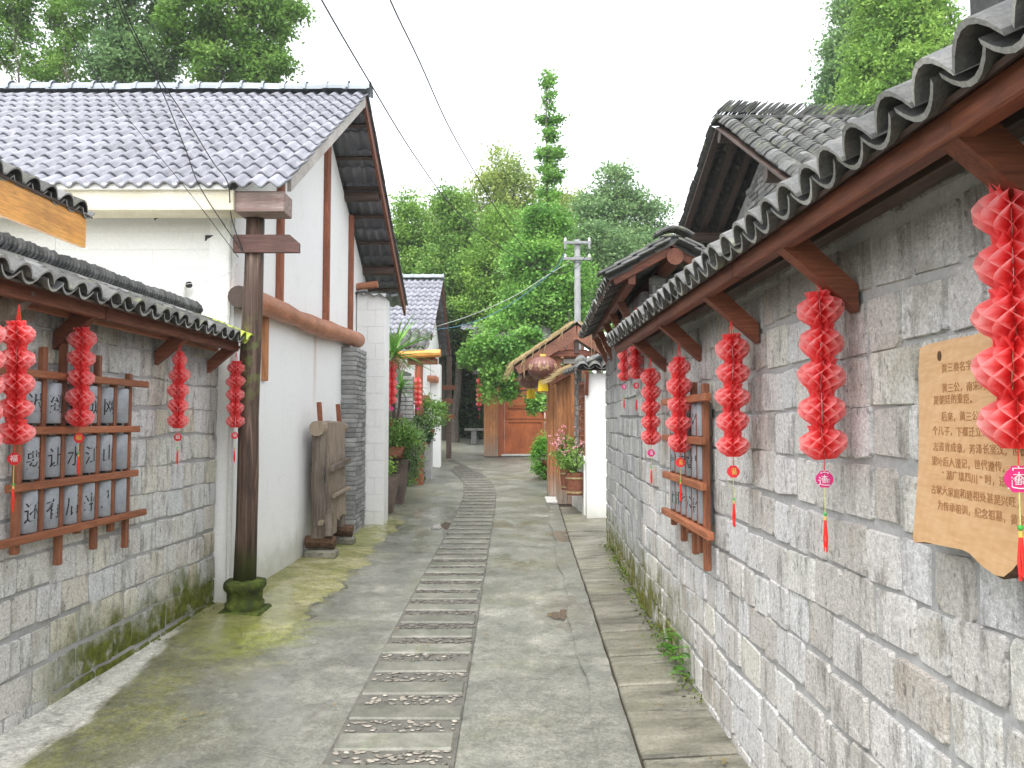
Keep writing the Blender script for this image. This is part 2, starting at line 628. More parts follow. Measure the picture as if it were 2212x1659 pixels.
c = t.mix(t.math('MULTIPLY', wv.outputs['Fac'], .12), c, (.42, .22, .09))
M['board'] = t.fin(c, .38, t.bump(g, .15, .003), .45)
M['bark_edge'] = plain('bark', (.06, .034, .02), (.15, .085, .05), 25, .9, .8, 60, 0, dist=.01)


def mk_paper(name, R0, deep, pale):
    """thin paper: red inside, sun-faded toward the open edge of the sheets"""
    t = NT(name)
    tc = t.n('TexCoord')
    s = t.n('SeparateXYZ')
    t.link(tc.outputs['Object'], s.inputs[0])
    r = t.math('SQRT', t.math('ADD', t.math('MULTIPLY', s.outputs[0], s.outputs[0]), t.math('MULTIPLY', s.outputs[1], s.outputs[1])))
    m = t.map(r, R0 * .30, R0 * 1.0, .08, .95)
    m = t.math('MULTIPLY', m, t.map(t.noise(30, 3), .3, .7, .6, 1))
    c = t.mix(m, deep, pale)
    tr = t.n('BsdfTranslucent')
    t.link(c, tr.inputs['Color'])
    t.fin(c, .75, None, .2)
    mx = t.n('MixShader')
    mx.inputs[0].default_value = .6
    t.link(t.b.outputs[0], mx.inputs[1])
    t.link(tr.outputs[0], mx.inputs[2])
    t.link(mx.outputs[0], t.out.inputs['Surface'])
    return t.m


M['paper'] = mk_paper('red_tissue_paper', .076, (.97, .105, .11), (.97, .56, .55))


def mk_leaf(name, c1, c2, c3, trans=.3, scale=1.2):
    t = NT(name)
    c = t.ramp(t.noise(scale, 4), [(.3, c1), (.5, c2), (.72, c3)])
    c = t.tint(c, .35, t.noise(9, 3))
    tr = t.n('BsdfTranslucent')
    t.link(c, tr.inputs['Color'])
    t.fin(c, .55, None, .3)
    mx = t.n('MixShader')
    mx.inputs[0].default_value = trans
    t.link(t.b.outputs[0], mx.inputs[1])
    t.link(tr.outputs[0], mx.inputs[2])
    t.link(mx.outputs[0], t.out.inputs['Surface'])
    return t.m


M['leaf'] = mk_leaf('leaf_mid', (0.108, 0.222, 0.048), (0.19, 0.345, 0.075), (0.31, 0.47, 0.11), .4)
M['leaf_bright'] = mk_leaf('leaf_bright', (0.137, 0.267, 0.052), (0.231, 0.400, 0.078), (0.360, 0.533, 0.117), .4)
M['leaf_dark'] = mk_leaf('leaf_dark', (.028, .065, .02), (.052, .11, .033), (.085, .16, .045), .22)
M['leaf_yellow'] = mk_leaf('leaf_yellowish', (0.187, 0.294, 0.078), (0.303, 0.400, 0.103), (0.432, 0.480, 0.143), .4)
M['leaf_blue'] = mk_leaf('leaf_bluish', (0.115, 0.220, 0.091), (0.201, 0.333, 0.136), (0.288, 0.427, 0.175), .4)
M['leaf_ginkgo'] = mk_leaf('leaf_ginkgo', (0.098, 0.255, 0.050), (0.185, 0.385, 0.075), (0.300, 0.520, 0.115), .4)
M['leaf_sword'] = mk_leaf('leaf_sword', (0.093, 0.232, 0.046), (0.155, 0.341, 0.062), (0.264, 0.465, 0.109), .2)
M['fern'] = mk_leaf('leaf_fern', (0.078, 0.248, 0.031), (0.139, 0.372, 0.046), (0.217, 0.496, 0.062))
M['petal'] = mk_leaf('pink_petal', (.65, .2, .27), (.78, .33, .4), (.85, .5, .55))
M['bark'] = plain('tree_bark', (.05, .042, .033), (.11, .095, .078), 12, .9, .6, 40, .1, dist=.01)
M['moss_tuft'] = plain('moss', (.06, .10, .015), (.15, .2, .03), 30, .95, .8, 80, 0)

# lane concrete
t = NT('wet_concrete')
x, y, z = t.xyz()
big = t.noise(.55, 6, None, .6, .4)
med = t.noise(2.4, 6, None, .65)
fine = t.noise(60, 5, None, .75)
c = t.ramp(med, [(.3, (0.111, 0.114, 0.095)), (.5, (0.164, 0.166, 0.140)), (.7, (0.240, 0.241, 0.205))])
c = t.mix(t.map(big, .50, .64, 0, .6), c, (0.137, 0.141, 0.118))
c = t.mix(t.map(t.noise(1.1, 5), .57, .70, 0, .55), c, (0.403, 0.384, 0.329))
# green algae, mostly on the left apron and along the seams
nx = t.math('ADD', x, t.math('MULTIPLY', t.noise(1.6, 6, None, .65, .6), 1.1))
al = t.math('MULTIPLY', t.map(nx, -1.55, -.95, 1, 0), t.map(t.noise(2.0, 6, t.scaled((1, .45, 1))), .33, .55, .15, 1))
al = t.math('MULTIPLY', al, t.map(y, 11.5, 14, 1, .35))
ac = t.ramp(t.noise(3, 6), [(.3, (0.091, 0.093, 0.032)), (.55, (0.176, 0.177, 0.055)), (.75, (0.273, 0.269, 0.091))])
c = t.mix(t.math('MULTIPLY', t.math('MULTIPLY', al, .85), t.map(t.noise(22, 5, t.scaled((1, .5, 1)), .72), .33, .6, .35, 1)), c, ac)
al2 = t.math('MULTIPLY', t.map(t.noise(.9, 5), .50, .66), .35)
c = t.mix(al2, c, (0.156, 0.160, 0.085))
# vivid moss by the pole base
dm = t.math('SQRT', t.math('ADD', t.math('POWER', t.math('ADD', x, 1.95), 2.0), t.math('POWER', t.math('MULTIPLY', t.math('SUBTRACT', y, 5.95), .8), 2.0)))
dm = t.math('ADD', dm, t.math('MULTIPLY', t.noise(3.5, 5), .7))
c = t.mix(t.math('MULTIPLY', t.map(dm, .45, .95, .85, 0), t.map(t.noise(16, 5, None, .7), .35, .6, .35, 1)), c, (0.221, 0.256, 0.027))
# cement wash along the foot of the left wall, ragged on its outer side
lx_ = t.math('SUBTRACT', t.math('ADD', x, 2.70), t.math('MULTIPLY', y, .0241))
wd_ = t.map(y, 4.2, 6.0, .30, .02, False)
lx_ = t.math('ADD', lx_, t.math('MULTIPLY', t.math('SUBTRACT', t.noise(7, 5, t.scaled((1.2, .5, 1))), .5), .22))
fl = t.map(t.math('SUBTRACT', lx_, wd_), -.03, .06, 1, 0)
c = t.mix(t.math('MULTIPLY', fl, t.map(y, 5.8, 6.3, .9, 0)), c, (0.650, 0.640, 0.573))
# apron before the gable: yellower, ending in a ragged crack
ax = t.math('ADD', t.math('ADD', x, 1.67), t.math('MULTIPLY', t.math('SUBTRACT', t.noise(1.7, 6, None, .65), .5), .75))
ay = t.math('MULTIPLY', t.map(y, 5.4, 6.4), t.map(y, 11.0, 12.5, 1, 0))
apr = t.math('MULTIPLY', t.map(ax, -.06, .04, 1, 0), ay)
apc = t.ramp(t.noise(2.6, 6, None, .65, .5), [(.32, (0.130, 0.147, 0.030)), (.48, (0.260, 0.256, 0.085)), (.66, (0.442, 0.410, 0.244))])
c = t.mix(t.math('MULTIPLY', apr, .8), c, apc)
ck = t.math('MULTIPLY', t.map(t.math('ABSOLUTE', ax), .008, .035, 1, 0), ay)
c = t.mix(t.math('MULTIPLY', ck, t.map(t.noise(3, 3), .4, .6, .1, .85)), c, (0.046, 0.046, 0.037))
c = t.tint(c, .26, fine)
c = t.tint(c, .20, t.noise(12, 5))
c = t.tint(c, .22, t.noise(30, 4, None, .7))
c = t.tint(c, .22, t.noise(150, 3, None, .7))
# hairline cracks
vo = t.n('TexVoronoi', feature='DISTANCE_TO_EDGE')
wob = t.n('VectorMath', operation='ADD')
nn = t.n('TexNoise')
t.link(t.pos, nn.inputs['Vector'])
nn.inputs['Scale'].default_value = 2.2
nn.inputs['Detail'].default_value = 6
sc3 = t.n('VectorMath', operation='SCALE')
t.link(nn.outputs['Color'], sc3.inputs[0])
sc3.inputs['Scale'].default_value = .9
t.link(t.pos, wob.inputs[0])
t.link(sc3.outputs[0], wob.inputs[1])
t.link(wob.outputs[0], vo.inputs['Vector'])
vo.inputs['Scale'].default_value = .33
crack = t.map(vo.outputs['Distance'], .0, .010, 1, 0)
c = t.mix(t.math('MULTIPLY', crack, t.map(t.noise(1.3, 3), .45, .65, 0, .5)), c, (0.091, 0.090, 0.073))
# standing water: smoother, darker ground in its own patches
pd = t.noise(1.0, 4, t.scaled((.8, .55, 1)), .5, .3)
wet = t.math('MULTIPLY', t.map(pd, .565, .60), t.map(y, 11.5, 13.5, 1, .15))
def spot(cx, cy, rx, ry):
    q = t.math('SQRT', t.math('ADD', t.math('POWER', t.math('DIVIDE', t.math('SUBTRACT', x, cx), rx), 2.0), t.math('POWER', t.math('DIVIDE', t.math('SUBTRACT', y, cy), ry), 2.0)))
    q = t.math('ADD', q, t.math('MULTIPLY', t.math('SUBTRACT', t.noise(4.5, 5, t.scaled((1, .6, 1))), .5), 2.2))
    return t.map(q, .75, 1.05, 1, 0)
for sp4 in ((.42, 6.6, .26, .62), (-1.0, 10.6, .34, 1.3), (-1.25, 12.6, .5, .9), (-1.0, 5.35, .2, .16), (-.15, 9.0, .2, .3)):
    wet = t.math('MAXIMUM', wet, spot(*sp4))
rg = t.math('SUBTRACT', t.map(med, .3, .7, .42, .62), t.math('MULTIPLY', wet, .26))
hgt = t.math('ADD', fine, t.math('MULTIPLY', crack, -2.0))
hgt = t.math('MULTIPLY', hgt, t.math('SUBTRACT', 1.0, t.math('MULTIPLY', wet, .95)))
M['lane'] = t.fin(c, rg, t.bump(hgt, .35, .006), .5)
t.link(t.math('MULTIPLY', wet, .9), t.b.inputs['Coat Weight'])
t.b.inputs['Coat Roughness'].default_value = .34
t = NT('paving_slab')
c = t.ramp(t.noise(2.4, 6, None, .65), [(.3, (0.098, 0.101, 0.082)), (.5, (0.146, 0.147, 0.120)), (.7, (0.215, 0.210, 0.176))])
c = t.mix(t.map(t.noise(5, 5), .5, .66, 0, .45), c, (0.111, 0.122, 0.073))
f = t.noise(60, 5, None, .75)
c = t.tint(c, .24, f)
c = t.tint(c, .2, t.noise(14, 5))
c = t.tint(c, .12)
M['slab'] = t.fin(c, .5, t.bump(f, .4, .006), .45)
t = NT('path_slab')
c = t.ramp(t.noise(3.2, 6, t.scaled((.7, 2.2, 1)), .65), [(.3, (0.111, 0.106, 0.076)), (.5, (0.195, 0.186, 0.144)), (.7, (0.305, 0.288, 0.232))])
c = t.mix(t.map(t.noise(2.1, 6, t.scaled((.9, 3.5, 1)), .7, .8), .52, .66, 0, .75), c, (0.065, 0.064, 0.051))
c = t.mix(t.map(t.noise(1.6, 5), .5, .65, 0, .35), c, (0.143, 0.160, 0.061))
c = t.tint(c, .18)
f = t.noise(45, 5, None, .7)
c = t.tint(c, .25, f)
M['path_slab'] = t.fin(c, .6, t.bump(t.math('ADD', f, t.noise(7, 5, t.scaled((.6, 2.5, 1)))), .7, .012), .4)
M['kerb'] = M['lane']
M['pebble'] = plain('pebble', (0.110, 0.105, 0.089), (0.330, 0.297, 0.248), 16, .45, .1, 80, .55, .45)
M['bed'] = plain('pebble_bed', (0.077, 0.077, 0.067), (0.138, 0.134, 0.113), 16, .7, .4, 80, 0, .35, dist=.006)
M['fillet'] = plain('cement_fillet', (.44, .44, .42), (.60, .59, .56), 3, .7, .3, 60, 0, .3, dist=.005)
M['water'] = plain('puddle_water', (.10, .085, .065), (.14, .12, .095), 2, .06, .0, 20, 0, .5)
M['earth'] = plain('earth', (.05, .06, .03), (.10, .11, .06), 1.5, .95, .5, 30, 0, .2, dist=.02)
M['wornwood'] = wood('worn_red_paint', (.17, .09, .075), (.36, .30, .27), 'x', 1.4, .8)
M['crossboard'] = wood('dark_red_brown_board', (.06, .026, .02), (.115, .055, .042), 'x')
M['ridge_dark'] = plain('sooty_ridge', (.04, .042, .042), (.09, .092, .088), 12, .85, .4, 80, .3, .2)
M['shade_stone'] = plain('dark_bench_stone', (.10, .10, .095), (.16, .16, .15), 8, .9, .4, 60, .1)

# ------------------------------------------------------------------ ground
def sheet(name, xs, ys, zf, mat, kind='structure'):
    V = [(x, y, zf(x, y)) for y in ys for x in xs]
    nx = len(xs)
    Q = [(j * nx + i, j * nx + i + 1, (j + 1) * nx + i + 1, (j + 1) * nx + i) for j in range(len(ys) - 1) for i in range(nx - 1)]
    me = big_mesh(name, np.array(V), np.array(Q), mat, True)
    o = link_mesh(name, me)
    o['kind'] = kind
    return o


def lw(y): return -2.70 + .0241 * y            # left stone wall face
def gw(y): return -2.587 + .0241 * y           # white gable face
def rw(y): return 1.12 - .0066 * y if y < 6.4 else 1.078 + .035 * (y - 6.4)   # right walls
def joint(y): return .62 + .020 * (y - 3.7)     # joint between lane and stone path


def lane_z(x, y):
    z = gz(y)
    # apron: rises a little toward the left houses, with an uneven edge
    e = -1.45 + .12 * math.sin(y * 1.7) + .08 * math.sin(y * 4.1 + 1)
    if x < e: z += min(.05, (e - x) * .06) * (1 if y < 13 else 1.6)
    z += .006 * math.sin(x * 3.1 + y * .9) * math.sin(y * 1.3 - x)
    return z


ys = [-2, 0, 1, 2] + [2.2 + .2 * i for i in range(65)] + [15.5 + .5 * i for i in range(30)] + [31, 33, 36, 40, 45]
xs = [-9, -6, -4, -3.2] + [-2.9 + .1 * i for i in range(24)] + [-.45, -.2, 0, .2, .4, .62, .9, 1.2, 1.5, 2.2, 4, 7]
sheet('lane', xs, ys, lane_z, M['lane'])
gx = [-400, -150, -60, -30, -15, -9, -4, 0, 4, 9, 15, 30, 60, 150, 400]
gy = [-300, -100, -30, -5, 4, 7, 10, 13, 15, 18.5, 21, 23, 29, 36, 45, 70, 120, 300, 600]
sheet('ground', gx, gy, lambda x, y: gz(y) - .06, M['earth'])

# cobble band: slabs and rows of set pebbles down the middle of the lane
band = thing('cobble_band', None, None, (-.6, 8, 0))
band['kind'] = 'structure'


def band_c(y):
    return float(np.interp(y, [0, 13.5, 15, 16.5, 18, 20, 22, 25], [-.595, -.60, -.62, -.72, -.98, -1.55, -2.1, -2.9]))


BW = .62
bed = MB()
nb = 110
byy = [2.0 + 21 * i / nb for i in range(nb + 1)]
bv, bf = [], []
for i, y in enumerate(byy):
    c = band_c(y)
    for sx in (-BW / 2 - .008, BW / 2 + .008):
        bv.append((c + sx, y, gz(y) + .010))
for i in range(nb): bf.append((2 * i, 2 * i + 1, 2 * i + 3, 2 * i + 2))
bed.add(bv, bf)
bed.build('pebble_bed', M['bed'], band)
peb_meshes = []
for k in range(6):
    m = MB()
    m.lathe([(.25, -.45), (.85, -.18), (1, .1), (.72, .38), (.2, .5)], 7)
    for i, v in enumerate(m.v): m.v[i] = Vector((v.x * (1 + .25 * random.uniform(-1, 1)), v.y * (1 + .15 * random.uniform(-1, 1)), v.z))
    peb_meshes.append(m.mesh('pebble', M['pebble'], True))
npeb = 0
far_p = MB()
y = 2.63
row = 0
while y < 22.5:
    c = band_c(y + .19)
    sl = math.atan2(band_c(y + .3) - band_c(y), .3)
    sw = .205 + random.uniform(-.012, .012)
    pw = .155
    zz = gz(y + .1)
    # slab: slightly uneven
    if y < 17:
        m = MB()
        m.box((0, 0, 0), (BW + random.uniform(-.02, .012), sw, .05), .010)
        X = Matrix.Translation((c + random.uniform(-.006, .006), y + pw + sw / 2 + .01, zz - .004 + random.uniform(0, .007))) @ Matrix.Rotation(random.uniform(-.012, .012) - sl * .6, 4, 'Z') @ Matrix.Rotation(random.uniform(-.008, .008), 4, 'Y')
        link_mesh('paving_slab', m.mesh('paving_slab', M['slab']), band, X)
    wetrow = row in (4, 10, 11)
    for i in range(78 if y < 9 else 40):
        px = c + random.uniform(-BW / 2 + .02, BW / 2 - .02)
        py = y + random.uniform(.008, pw)
        r = random.uniform(.007, .0135)
        X = Matrix.Translation((px, py, gz(py) + .014)) @ Matrix.Rotation(random.uniform(-.6, .6), 4, 'Z') @ Matrix.Diagonal((r * random.uniform(1.3, 2.1), r, r * .8, 1))
        if random.random() < .25: continue
        if npeb < 295 and y > 3.2:
            link_mesh('pebble', random.choice(peb_meshes), band, X)
            npeb += 1
        else:
            me = peb_meshes[row % 6]
            far_p.add([v.co for v in me.vertices], [tuple(p.vertices) for p in me.polygons], X)
    y += .377
    row += 1
far_p.build('pebbles', M['pebble'], band, True, kind='stuff')

# stone path along the right wall, with its kerb strip and the open joint
path = thing('stone_path', None, None, (.85, 5, 0))
path['kind'] = 'structure'
y = 2.0
while y < 13.2:
    d = random.choice([.42, .55, .62, .75])
    y2 = y + d
    xr0, xr1 = (rw(min(y, 9.8)), rw(min(y2, 9.8)))
    if y > 9.85: xr0, xr1 = 1.5, 1.5
    g = random.choice((.009, .013, .02))
    z0, z1 = gz(y), gz(y2)
    j0, j1, j2, j3 = [random.uniform(-.008, .008) for _ in range(4)]
    h = .035 + random.uniform(-.006, .007)
    top = [(joint(y) + .009 + j0 * .4, y + g + j0, z0 + h), (xr0 + .02, y + g + j1, z0 + h + .025 + j2 * .3), (xr1 + .02, y2 - g + j2, z1 + h + .025), (joint(y2) + .009 + j3 * .4, y2 - g + j3, z1 + h)]
    m = MB()
    ctr = sum((Vector(p) for p in top), Vector()) / 4
    tin = [Vector(p) + (ctr - Vector(p)).normalized() * .012 + Vector((0, 0, 0)) for p in top]
    out = [Vector(p) - Vector((0, 0, .010)) for p in top]
    low = [Vector(p) - Vector((0, 0, .12)) for p in top]
    m.add(tin + out + low, [(0, 1, 2, 3)] + [(4 + i, 4 + (i + 1) % 4, (i + 1) % 4, i) for i in range(4)] + [(8 + i, 8 + (i + 1) % 4, 4 + (i + 1) % 4, 4 + i) for i in range(4)])
    m.build('path_slab', M['path_slab'], path)
    y = y2
m = MB()
ky = [2 + .25 * i for i in range(48)]
kv, kf = [], []
for y in ky:
    wob = .02 * math.sin(y * 2.3) + .012 * math.sin(y * 6.1)
    for x, dz in ((joint(y) - .20 - wob, .009), (joint(y) - .19 - wob, .018), (joint(y) - .006 + .004 * math.sin(y * 11), .024), (joint(y) + .002, -.03)):
        kv.append((x, y, gz(y) + dz))
for i in range(len(ky) - 1):
    for k in range(3): kf.append((i * 4 + k, i * 4 + k + 1, i * 4 + k + 5, i * 4 + k + 4))
m.add(kv, kf)
m.build('kerb_strip', M['kerb'], path)
m = MB()
for i in range(len(ky) - 1):
    pass
# dark bottom of the joint
jv, jf = [], []
for y in ky:
    jv += [(joint(y) - .002, y, gz(y) + .008), ((rw(y) if y < 9.8 else 1.5) + .05, y, gz(y) + .012)]
for i in range(len(ky) - 1): jf.append((2 * i, 2 * i + 1, 2 * i + 3, 2 * i + 2))
MB().add(jv, jf).build('joint_bed', M['soil'], path)

# thin films of standing water
def puddle(cx, cy, rx, ry, seed):
    rr = random.Random(seed)
    ph = [rr.uniform(0, 6.28) for _ in range(4)]
    n = 40
    vs = [(cx, cy, 0)]
    for i in range(n):
        a = 2 * math.pi * i / n
        k = 1 + .28 * math.sin(2 * a + ph[0]) + .2 * math.sin(3 * a + ph[1]) + .12 * math.sin(7 * a + ph[2]) + .06 * math.sin(13 * a + ph[3])
        vs.append((cx + rx * k * math.cos(a), cy + ry * k * math.sin(a), 0))
    zz = max(lane_z(v[0], v[1]) for v in vs) + .006
    vs = [(v[0], v[1], lane_z(v[0], v[1]) + .006) for v in vs]
    o = MB().add(vs, [(0, 1 + i, 1 + (i + 1) % n) for i in range(n)]).build('puddle', M['water'])
    o['kind'] = 'structure'


puddle(.40, 6.45, .075, .16, 1)
puddle(-1.0, 11.4, .12, .4, 3)

# ------------------------------------------------------------------ block walls
def block_mesh(w, h, d, mat, rr):
    """one rough squared stone: front toward -y, back at +d"""
    n = 8
    c = .012
    hw, hh = w / 2, h / 2
    out = [(-hw + c, -hh), (hw - c, -hh), (hw, -hh + c), (hw, hh - c), (hw - c, hh), (-hw + c, hh), (-hw, hh - c), (-hw, -hh + c)]
    out = [(x + rr.uniform(-.008, .008), z + rr.uniform(-.008, .008)) for x, z in out]
    vs = [(x * .955, rr.uniform(-.001, .0015), z * .95) for x, z in out]
    vs += [(x, .012, z) for x, z in out]
    vs += [(x, d, z) for x, z in out]
    vs.append((rr.uniform(-.2, .2) * w, rr.uniform(-.0005, .001), rr.uniform(-.2, .2) * h))
    fs = [(24, i, (i + 1) % 8) for i in range(8)]
    fs += [(i, 8 + i, 8 + (i + 1) % 8, (i + 1) % 8) for i in range(8)]
    fs += [(8 + i, 16 + i, 16 + (i + 1) % 8, 8 + (i + 1) % 8) for i in range(8)]
    m = MB()
    m.add(vs, fs)
    return m


def fixn(me):
    bm = bmesh.new()
    bm.from_mesh(me)
    bmesh.ops.recalc_face_normals(bm, faces=bm.faces)
    bm.to_mesh(me)
    bm.free()
    return me


def block_wall(root, mat, face, s0, s1, z0f, ztop, ch, wr, side, vis, seed, limit=290, name='stone_block'):
    """face(y)->x, side=+1 wall looks toward -x (right wall), -1 toward +x"""
    rr = random.Random(seed)
    n = 0
    rest = MB()
    ncourse = int((ztop + .1) / ch) + 1
    items = []
    for c in range(ncourse):
        zb = -.08 + c * ch
        y = s0 - rr.uniform(0, .2)
        while y < s1 - .02:
            wd = rr.choice(wr) + rr.uniform(-.02, .02)
            ye = min(y + wd, s1)
            if s1 - ye < .07: ye = s1
            ys0 = max(y, s0)
            if ye - ys0 > .04: items.append((c, zb, ys0, ye))
            y = ye
    for (c, zb, ya, yb) in items:
        ym = (ya + yb) / 2
        g = rr.uniform(.011, .021)
        wv = .010 * math.sin(ym * 2.1 + c * 1.7) + .006 * math.sin(ym * 5.3 + c)
        hh = min(ch - g + rr.uniform(-.006, .004), ztop - zb - .005)
        if hh < .05 or zb + ch < z0f(ym) - .02: continue
        m = block_mesh(yb - ya - g, hh, .10, None, rr)
        dy = yb - ya
        t = Vector((face(yb) - face(ya), dy, 0)).normalized()
        nrm = Vector((-t.y, t.x, 0)) if side > 0 else Vector((t.y, -t.x, 0))
        ly = -nrm
        lx = ly.cross(Z)
        p = Vector((face(ym), ym, zb + ch / 2 + wv)) + nrm * rr.uniform(-.004, .006)
        X = frame(lx, ly, Z, p) @ Matrix.Rotation(rr.uniform(-.012, .012), 4, 'Y')
        if vis(ym, zb + ch / 2) and n < limit:
            o = link_mesh(name, m.mesh(name, mat), root, X)
            n += 1
        else:
            rest.add(m.v, m.f, X)
    if rest.v:
        rest.build('outer_blocks', mat, root, kind='stuff')
    return n


# right, near
RW = thing('stone_wall', 'grey block wall with a tiled lean-to roof on brackets, nearest wall on the right', 'wall', (1.25, 3.6, 0), 'stone walls lining the lane')
m = MB()
m.prism([(rw(.2) + .011, .2, -.1), (rw(6.4) + .011, 6.4, -.1), (rw(6.4) + .26, 6.4, -.1), (rw(.2) + .26, .2, -.1)], (0, 0, 2.48))
m.build('mortar', M['mortar'], RW)
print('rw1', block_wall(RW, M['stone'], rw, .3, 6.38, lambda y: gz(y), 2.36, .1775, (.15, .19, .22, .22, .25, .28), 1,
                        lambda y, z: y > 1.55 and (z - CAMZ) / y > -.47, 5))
# right, farther (taller, bends away)
RW2 = thing('brick_wall', 'taller blue-grey block wall with a ridged tile roof, beyond the near right wall', 'wall', (1.3, 8.1, 0), 'stone walls lining the lane')
m = MB()
m.prism([(rw(6.42) + .02, 6.43, -.1), (rw(9.83) + .014, 9.82, -.1), (rw(9.83) + .28, 9.82, -.1), (rw(6.42) + .28, 6.43, -.1)], (0, 0, 2.85))
m.build('mortar', M['mortar'], RW2)
print('rw2', block_wall(RW2, M['stone_far'], lambda y: 1.078 + .035 * (y - 6.4), 6.41, 9.83, lambda y: gz(y), 2.72, .1775, (.17, .22, .26, .3), 1, lambda y, z: True, 6))
# left
LW = thing('stone_wall', 'pale block wall with mossy foot and mossy-ended tile roof, on the left before the white house', 'wall', (-2.65, 4, 0), 'stone walls lining the lane')
m = MB()
m.prism([(lw(1.) - .011, 1., -.1), (lw(6.62) - .011, 6.62, -.1), (lw(6.62) - .26, 6.62, -.1), (lw(1) - .26, 1., -.1)], (0, 0, 2.5))
m.build('mortar', M['mortar'], LW)
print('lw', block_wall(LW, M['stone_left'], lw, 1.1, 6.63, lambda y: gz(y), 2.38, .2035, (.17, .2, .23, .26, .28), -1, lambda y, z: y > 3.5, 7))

# ------------------------------------------------------------------ small clay tile roofs
def clay_tile_mesh(wd, ln, rise, th, mat, seg=7):
    """arched tile: arc across x, length along y (down = -y end), crown up"""
    m = MB()
    vs, fs = [], []
    for yy in (-ln / 2, ln / 2):
        tp = .93 if yy > 0 else 1.0
        for off in (0, -th):
            for i in range(seg + 1):
                u = -1 + 2 * i / seg
                vs.append((u * wd / 2 * tp, yy, rise * (1 - u * u) + off))
    k = seg + 1
    for i in range(seg):
        fs.append((i, i + 1, 2 * k + i + 1, 2 * k + i))
        fs.append((k + i + 1, k + i, 3 * k + i, 3 * k + i + 1))
        fs.append((k + i, k + i + 1, i + 1, i))
        fs.append((2 * k + i, 2 * k + i + 1, 3 * k + i + 1, 3 * k + i))
    fs.append((0, 2 * k, 3 * k, k))
    fs.append((seg, k + seg, 3 * k + seg, 2 * k + seg))
    m.add(vs, fs)
    me = fixn(m.mesh('roof_tile', mat))
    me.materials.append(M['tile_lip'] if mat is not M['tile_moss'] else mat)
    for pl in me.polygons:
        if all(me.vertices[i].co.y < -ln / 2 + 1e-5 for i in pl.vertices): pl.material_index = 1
    return me


def tile_field(root, mats, a, b, down, pitch, rows, expo, wd, ln, rise, limit=290, seed=3, channel=True, th=.012, special=None, jit=.008, seg=7, alt=None):
    """courses of cover and channel tiles between eave points a and b; rows climb opposite to down"""
    rr = random.Random(seed)
    a, b = Vector(a), Vector(b)
    al = (b - a)
    L = al.length
    al.normalize()
    down = Vector(down).normalized()
    up = al.cross(down)
    if up.z < 0: up = -up
    lx = (-down).cross(up)
    meshes = [clay_tile_mesh(wd, ln, rise, th, mt, seg) for mt in mats]
    ch_mesh = [clay_tile_mesh(wd * .98, ln, rise * .85, th, mt, seg) for mt in mats]
    n = 0
    rest = {}
    ncol = int(L / pitch)
    for r in range(rows):
        for c in range(ncol):
            for kind in ((1, 0) if channel else (0,)):
                s = (c + .5 + .5 * kind) * pitch
                if s > L - wd * .3: continue
                p = a + al * (s + rr.uniform(-jit, jit)) - down * (r * expo + ln / 2 - (.0 if kind == 0 else -.012) + rr.uniform(-jit, jit))
                lift = (.028 if kind == 0 else .030)
                p += up * (lift + r * .0008)
                X = frame(lx, -down, up, p) @ Matrix.Rotation(R(-3.5) + rr.uniform(-.012, .012), 4, 'X') @ Matrix.Rotation(rr.uniform(-.03, .03), 4, 'Z')
                if kind == 1: X = X @ Matrix.Rotation(math.pi, 4, 'Y')
                k = rr.randrange(len(mats))
                if alt is not None: k = alt(s, L, rr)
                me = (meshes if kind == 0 else ch_mesh)[k]
                if n < limit:
                    link_mesh('roof_tile', me, root, X)
                    n += 1
                else:
                    rest.setdefault(mats[k].name, (MB(), mats[k]))[0].add([v.co for v in me.vertices], [tuple(p.vertices) for p in me.polygons], X)
    for mb, mt in rest.values():
        mb.build('upper_tiles', mt, root, kind='stuff')
    return n


def ridge_stack(root, mat, a, b, step, w, h, lean=.5, name='ridge_tile', limit=140, seed=5, curve=None):
    """ridge made of tiles stood on edge and leaning, like a row of books"""
    rr = random.Random(seed)
    a, b = Vector(a), Vector(b)
    d = (b - a)
    L = d.length
    d.normalize()
    side = d.cross(Z)
    m = MB()
    seg = 5
    vs, fs = [], []
    for off in (0, .013):
        for i in range(seg + 1):
            u = -1 + 2 * i / seg
            vs.append((u * w / 2, off, h * .5 + h * .5 * (1 - u * u)))
        for i in range(seg + 1):
            u = 1 - 2 * i / seg
            vs.append((u * w / 2, off, h * .25 * (1 - u * u)))
    k = 2 * (seg + 1)
    fs.append(tuple(range(k)))
    fs.append(tuple(reversed(range(k, 2 * k))))
    for i in range(k): fs.append(((i + 1) % k, i, k + i, k + (i + 1) % k))
    m.add(vs, fs)
    me = fixn(m.mesh(name, mat))
    n = int(L / step)
    for i in range(n):
        p = a + d * ((i + .5) * step)
        if curve: p = p + Z * curve(i / n)
        X = frame(side, d, Z, p) @ Matrix.Rotation(-lean + rr.uniform(-.07, .07), 4, 'X') @ Matrix.Rotation(rr.uniform(-.04, .04), 4, 'Z')
        link_mesh(name, me, root, X)


T2 = [M['tile'], M['tile'], M['tile_dark']]

# near right lean-to roof, part of the near right wall
rf = thing('canopy_roof', None, None, (1.0, 3.6, 2.3))
rf.parent = RW
rf.matrix_basis = Matrix.Translation(Vector((1.0, 3.6, 2.3)) - WL[RW.name])
ex = lambda y: .81 - .0066 * y
tile_field(rf, [M['tile']], (ex(.75), .75, 2.25), (ex(6.2), 6.2, 2.25), (-.44, 0, -.23), .148, 4, .125, .137, .19, .055, 290, 21)
# boarding under the tiles
m = MB()
m.prism([(ex(.7) + .03, .7, 2.268), (1.30, .7, 2.488), (1.30, .7, 2.473), (ex(.7) + .03, .7, 2.253)], (-.0363, 5.48, 0))
m.build('roof_board', M['darkwood'], rf)
bm_ = .89
